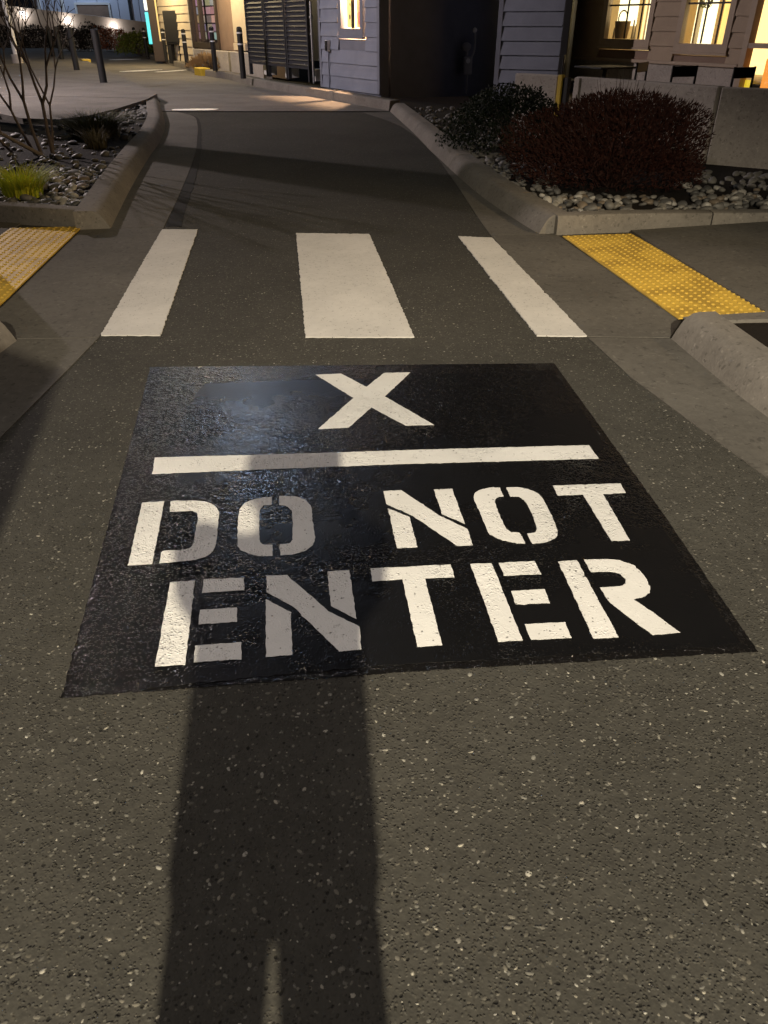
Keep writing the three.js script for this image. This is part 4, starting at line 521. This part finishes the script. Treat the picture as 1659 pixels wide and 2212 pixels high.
{ const t = thing('light_pole', 'pale lit pole standing at the far left edge behind the shrub', 'pole', [-14.35, 0.191, -33.95]); mesh('shaft', cyl(0.11, 0.10, 6.5, 14, 0, 0.0, 0), M.whitePaint, t); mesh('base', cyl(0.2, 0.2, 0.3, 16, 0, 0, 0), M.wallConcrete, t); }
{ const s = struct('far_left_bed'); mesh('soil', slab([[-9.6, -20.9], [-12, -21.5], [-12, -18.2], [-9.9, -17.6]], 0.1905, 0.197), M.soil, s); const r = rng(55); for (let i = 0; i < 70; i++) { const k = mesh('stone', STONES[Math.floor(r() * 5)], STONEMAT[Math.floor(r() * 6)], s), R = 0.05 + 0.05 * r(); k.position.set(-11.4 + 1.7 * r(), 0.197 + R * 0.4, -20.7 + 2.2 * r()); k.rotation.set(r(), r() * 6, r()); k.scale.setScalar(R); } }

// ---------------------------------------------------------------- the photographer, whose shadow lies on the road
function field(bones, cell, k, mat) {
  let lo = [1e9, 1e9, 1e9], hi = [-1e9, -1e9, -1e9]; for (const b of bones) for (const o of [0, 4]) for (let c = 0; c < 3; c++) { lo[c] = Math.min(lo[c], b[o + c] - b[o + 3] - 4 * cell); hi[c] = Math.max(hi[c], b[o + c] + b[o + 3] + 4 * cell); }
  const S = Math.max(hi[0] - lo[0], hi[1] - lo[1], hi[2] - lo[2]), N = Math.ceil(S / cell) + 2, mc = new MarchingCubes(N, mat, false, false, 120000), ctr = lo.map((v, i) => (v + hi[i]) / 2), half = N * cell / 2; mc.isolation = 0; mc.field.fill(-1);
  for (let z = 0; z < N; z++) { const pz = ctr[2] + (z - N / 2) * cell; if (pz < lo[2] || pz > hi[2]) continue; for (let y = 0; y < N; y++) { const py = ctr[1] + (y - N / 2) * cell; if (py < lo[1] || py > hi[1]) continue; for (let x = 0; x < N; x++) { const px = ctr[0] + (x - N / 2) * cell; if (px < lo[0] || px > hi[0]) continue;
    let e = 0; for (const b of bones) { const vx = b[4] - b[0], vy = b[5] - b[1], vz = b[6] - b[2], L = vx * vx + vy * vy + vz * vz, t = L ? Math.min(1, Math.max(0, ((px - b[0]) * vx + (py - b[1]) * vy + (pz - b[2]) * vz) / L)) : 0, d = Math.hypot(px - b[0] - vx * t, py - b[1] - vy * t, pz - b[2] - vz * t) - (b[3] + (b[7] - b[3]) * t); e += Math.exp(-d / k); }
    mc.field[x + y * N + z * N * N] = k * Math.log(e + 1e-30); } } }
  mc.update(); const n = mc.count * 3, g = new THREE.BufferGeometry(), p = new Float32Array(n), q = new Float32Array(n); for (let i = 0; i < n; i++) { p[i] = mc.positionArray[i] * half + ctr[i % 3]; q[i] = mc.normalArray[i]; }
  g.setAttribute('position', new THREE.BufferAttribute(p, 3)); g.setAttribute('normal', new THREE.BufferAttribute(q, 3)); return g;
}
{
  const X = -0.095, Z = 0.40, t = thing('person', 'person in a dark jacket and loose trousers holding a phone up, outside the view', 'person', [X, 0.001, Z]);
  const skin = std([0.45, 0.28, 0.20], 0.6), cloth = std([0.03, 0.03, 0.035], 0.9), denim = std([0.05, 0.055, 0.07], 0.9), rel = (x, y, z) => [x - X, y, z - Z];
  const hx = rel(0.03, 1.42, 0.055), lx = rel(-0.05, 1.38, 0.085);
  const head = field([[0, 1.62, 0.0, 0.088, 0, 1.66, 0.02, 0.092], [0, 1.56, -0.02, 0.06, 0, 1.62, -0.02, 0.075], [0, 1.44, 0.03, 0.058, 0, 1.56, 0.01, 0.056], [0, 1.615, -0.095, 0.012, 0, 1.585, -0.108, 0.016], [-0.09, 1.6, 0.01, 0.018, -0.09, 1.635, 0.015, 0.018], [0.09, 1.6, 0.01, 0.018, 0.09, 1.635, 0.015, 0.018]], 0.008, 0.012, skin);
  const hand = (c, s) => { const o = [[c[0] + s * 0.05, c[1] - 0.10, c[2] + 0.06, 0.028, c[0] + s * 0.012, c[1] - 0.05, c[2] + 0.03, 0.03], [c[0] + s * 0.012, c[1] - 0.05, c[2] + 0.03, 0.028, c[0], c[1], c[2] + 0.012, 0.024]]; [0.036, 0.042, 0.04, 0.032].forEach((L, i) => { const y = c[1] + 0.022 - i * 0.02; o.push([c[0], y, c[2] + 0.014, 0.0095, c[0] + s * 0.028, y + 0.004, c[2] + 0.004, 0.009], [c[0] + s * 0.028, y + 0.004, c[2] + 0.004, 0.009, c[0] + s * (0.028 - L), y + 0.002, c[2] - 0.005, 0.0075]); }); o.push([c[0], c[1] - 0.03, c[2] + 0.02, 0.012, c[0] - s * 0.03, c[1] - 0.005, c[2] + 0.03, 0.01], [c[0] - s * 0.03, c[1] - 0.005, c[2] + 0.03, 0.01, c[0] - s * 0.045, c[1] + 0.022, c[2] + 0.026, 0.0085]); return field(o, 0.0038, 0.004, skin); };
  mesh('body', merge([head, hand(hx, 1), hand(lx, -1)]), skin, t);
  mesh('hair', field([[0, 1.69, 0.03, 0.092, 0, 1.64, 0.07, 0.075], [0, 1.715, -0.02, 0.06, 0, 1.70, 0.04, 0.08]], 0.01, 0.02, skin), std([0.03, 0.02, 0.015], 0.8), t);
  const arm = (s, h) => [[s * 0.175, 1.40, 0.02, 0.064, s < 0 ? -0.235 : 0.195, 1.325, -0.2, 0.05], [s < 0 ? -0.235 : 0.195, 1.325, -0.2, 0.05, h[0] + s * 0.055, h[1] - 0.11, h[2] + 0.07, 0.042]];
  mesh('jacket', field([[0, 1.40, 0.03, 0.105, 0, 1.0, 0.02, 0.115], [-0.085, 1.36, 0.03, 0.098, -0.09, 0.90, 0.02, 0.098], [0.085, 1.36, 0.03, 0.098, 0.09, 0.90, 0.02, 0.098], [-0.17, 1.39, 0.03, 0.07, 0.17, 1.39, 0.03, 0.07], ...arm(1, hx), ...arm(-1, lx)], 0.016, 0.02, cloth), cloth, t);
  const leg = (s) => [[s * 0.088, 0.90, 0.02, 0.088, s * 0.108, 0.5, 0.01, 0.080], [s * 0.108, 0.5, 0.01, 0.080, s * 0.11, 0.1, 0.03, 0.070]];
  mesh('trousers', field([...leg(1), ...leg(-1), [-0.06, 0.93, 0.02, 0.10, 0.06, 0.93, 0.02, 0.10]], 0.011, 0.007, denim), denim, t);
  for (const s of [-1, 1]) mesh('shoe', field([[s * 0.10, 0.05, 0.05, 0.045, s * 0.115, 0.042, -0.14, 0.04]], 0.01, 0.01, cloth), cloth, t);
  const ph = thing('phone', 'black phone held up by the photographer, outside the view', 'phone', [0, 1.5, 0], 0); const inner = new THREE.Group(); inner.name = 'handset'; inner.rotation.x = -0.5833; ph.add(inner); mesh('case', rbox(0.075, 0.15, 0.008, 0.003, 0.0, -0.06, 0.012), M.black, inner); mesh('screen', box(0.068, 0.14, 0.0008, 0, -0.06, 0.0166), M.black, inner);
}
for (const o of scene.children) if (!o.userData.kind && !o.userData.label && !o.isLight) console.log('unlabelled', o.name);
renderer.render(scene, camera);
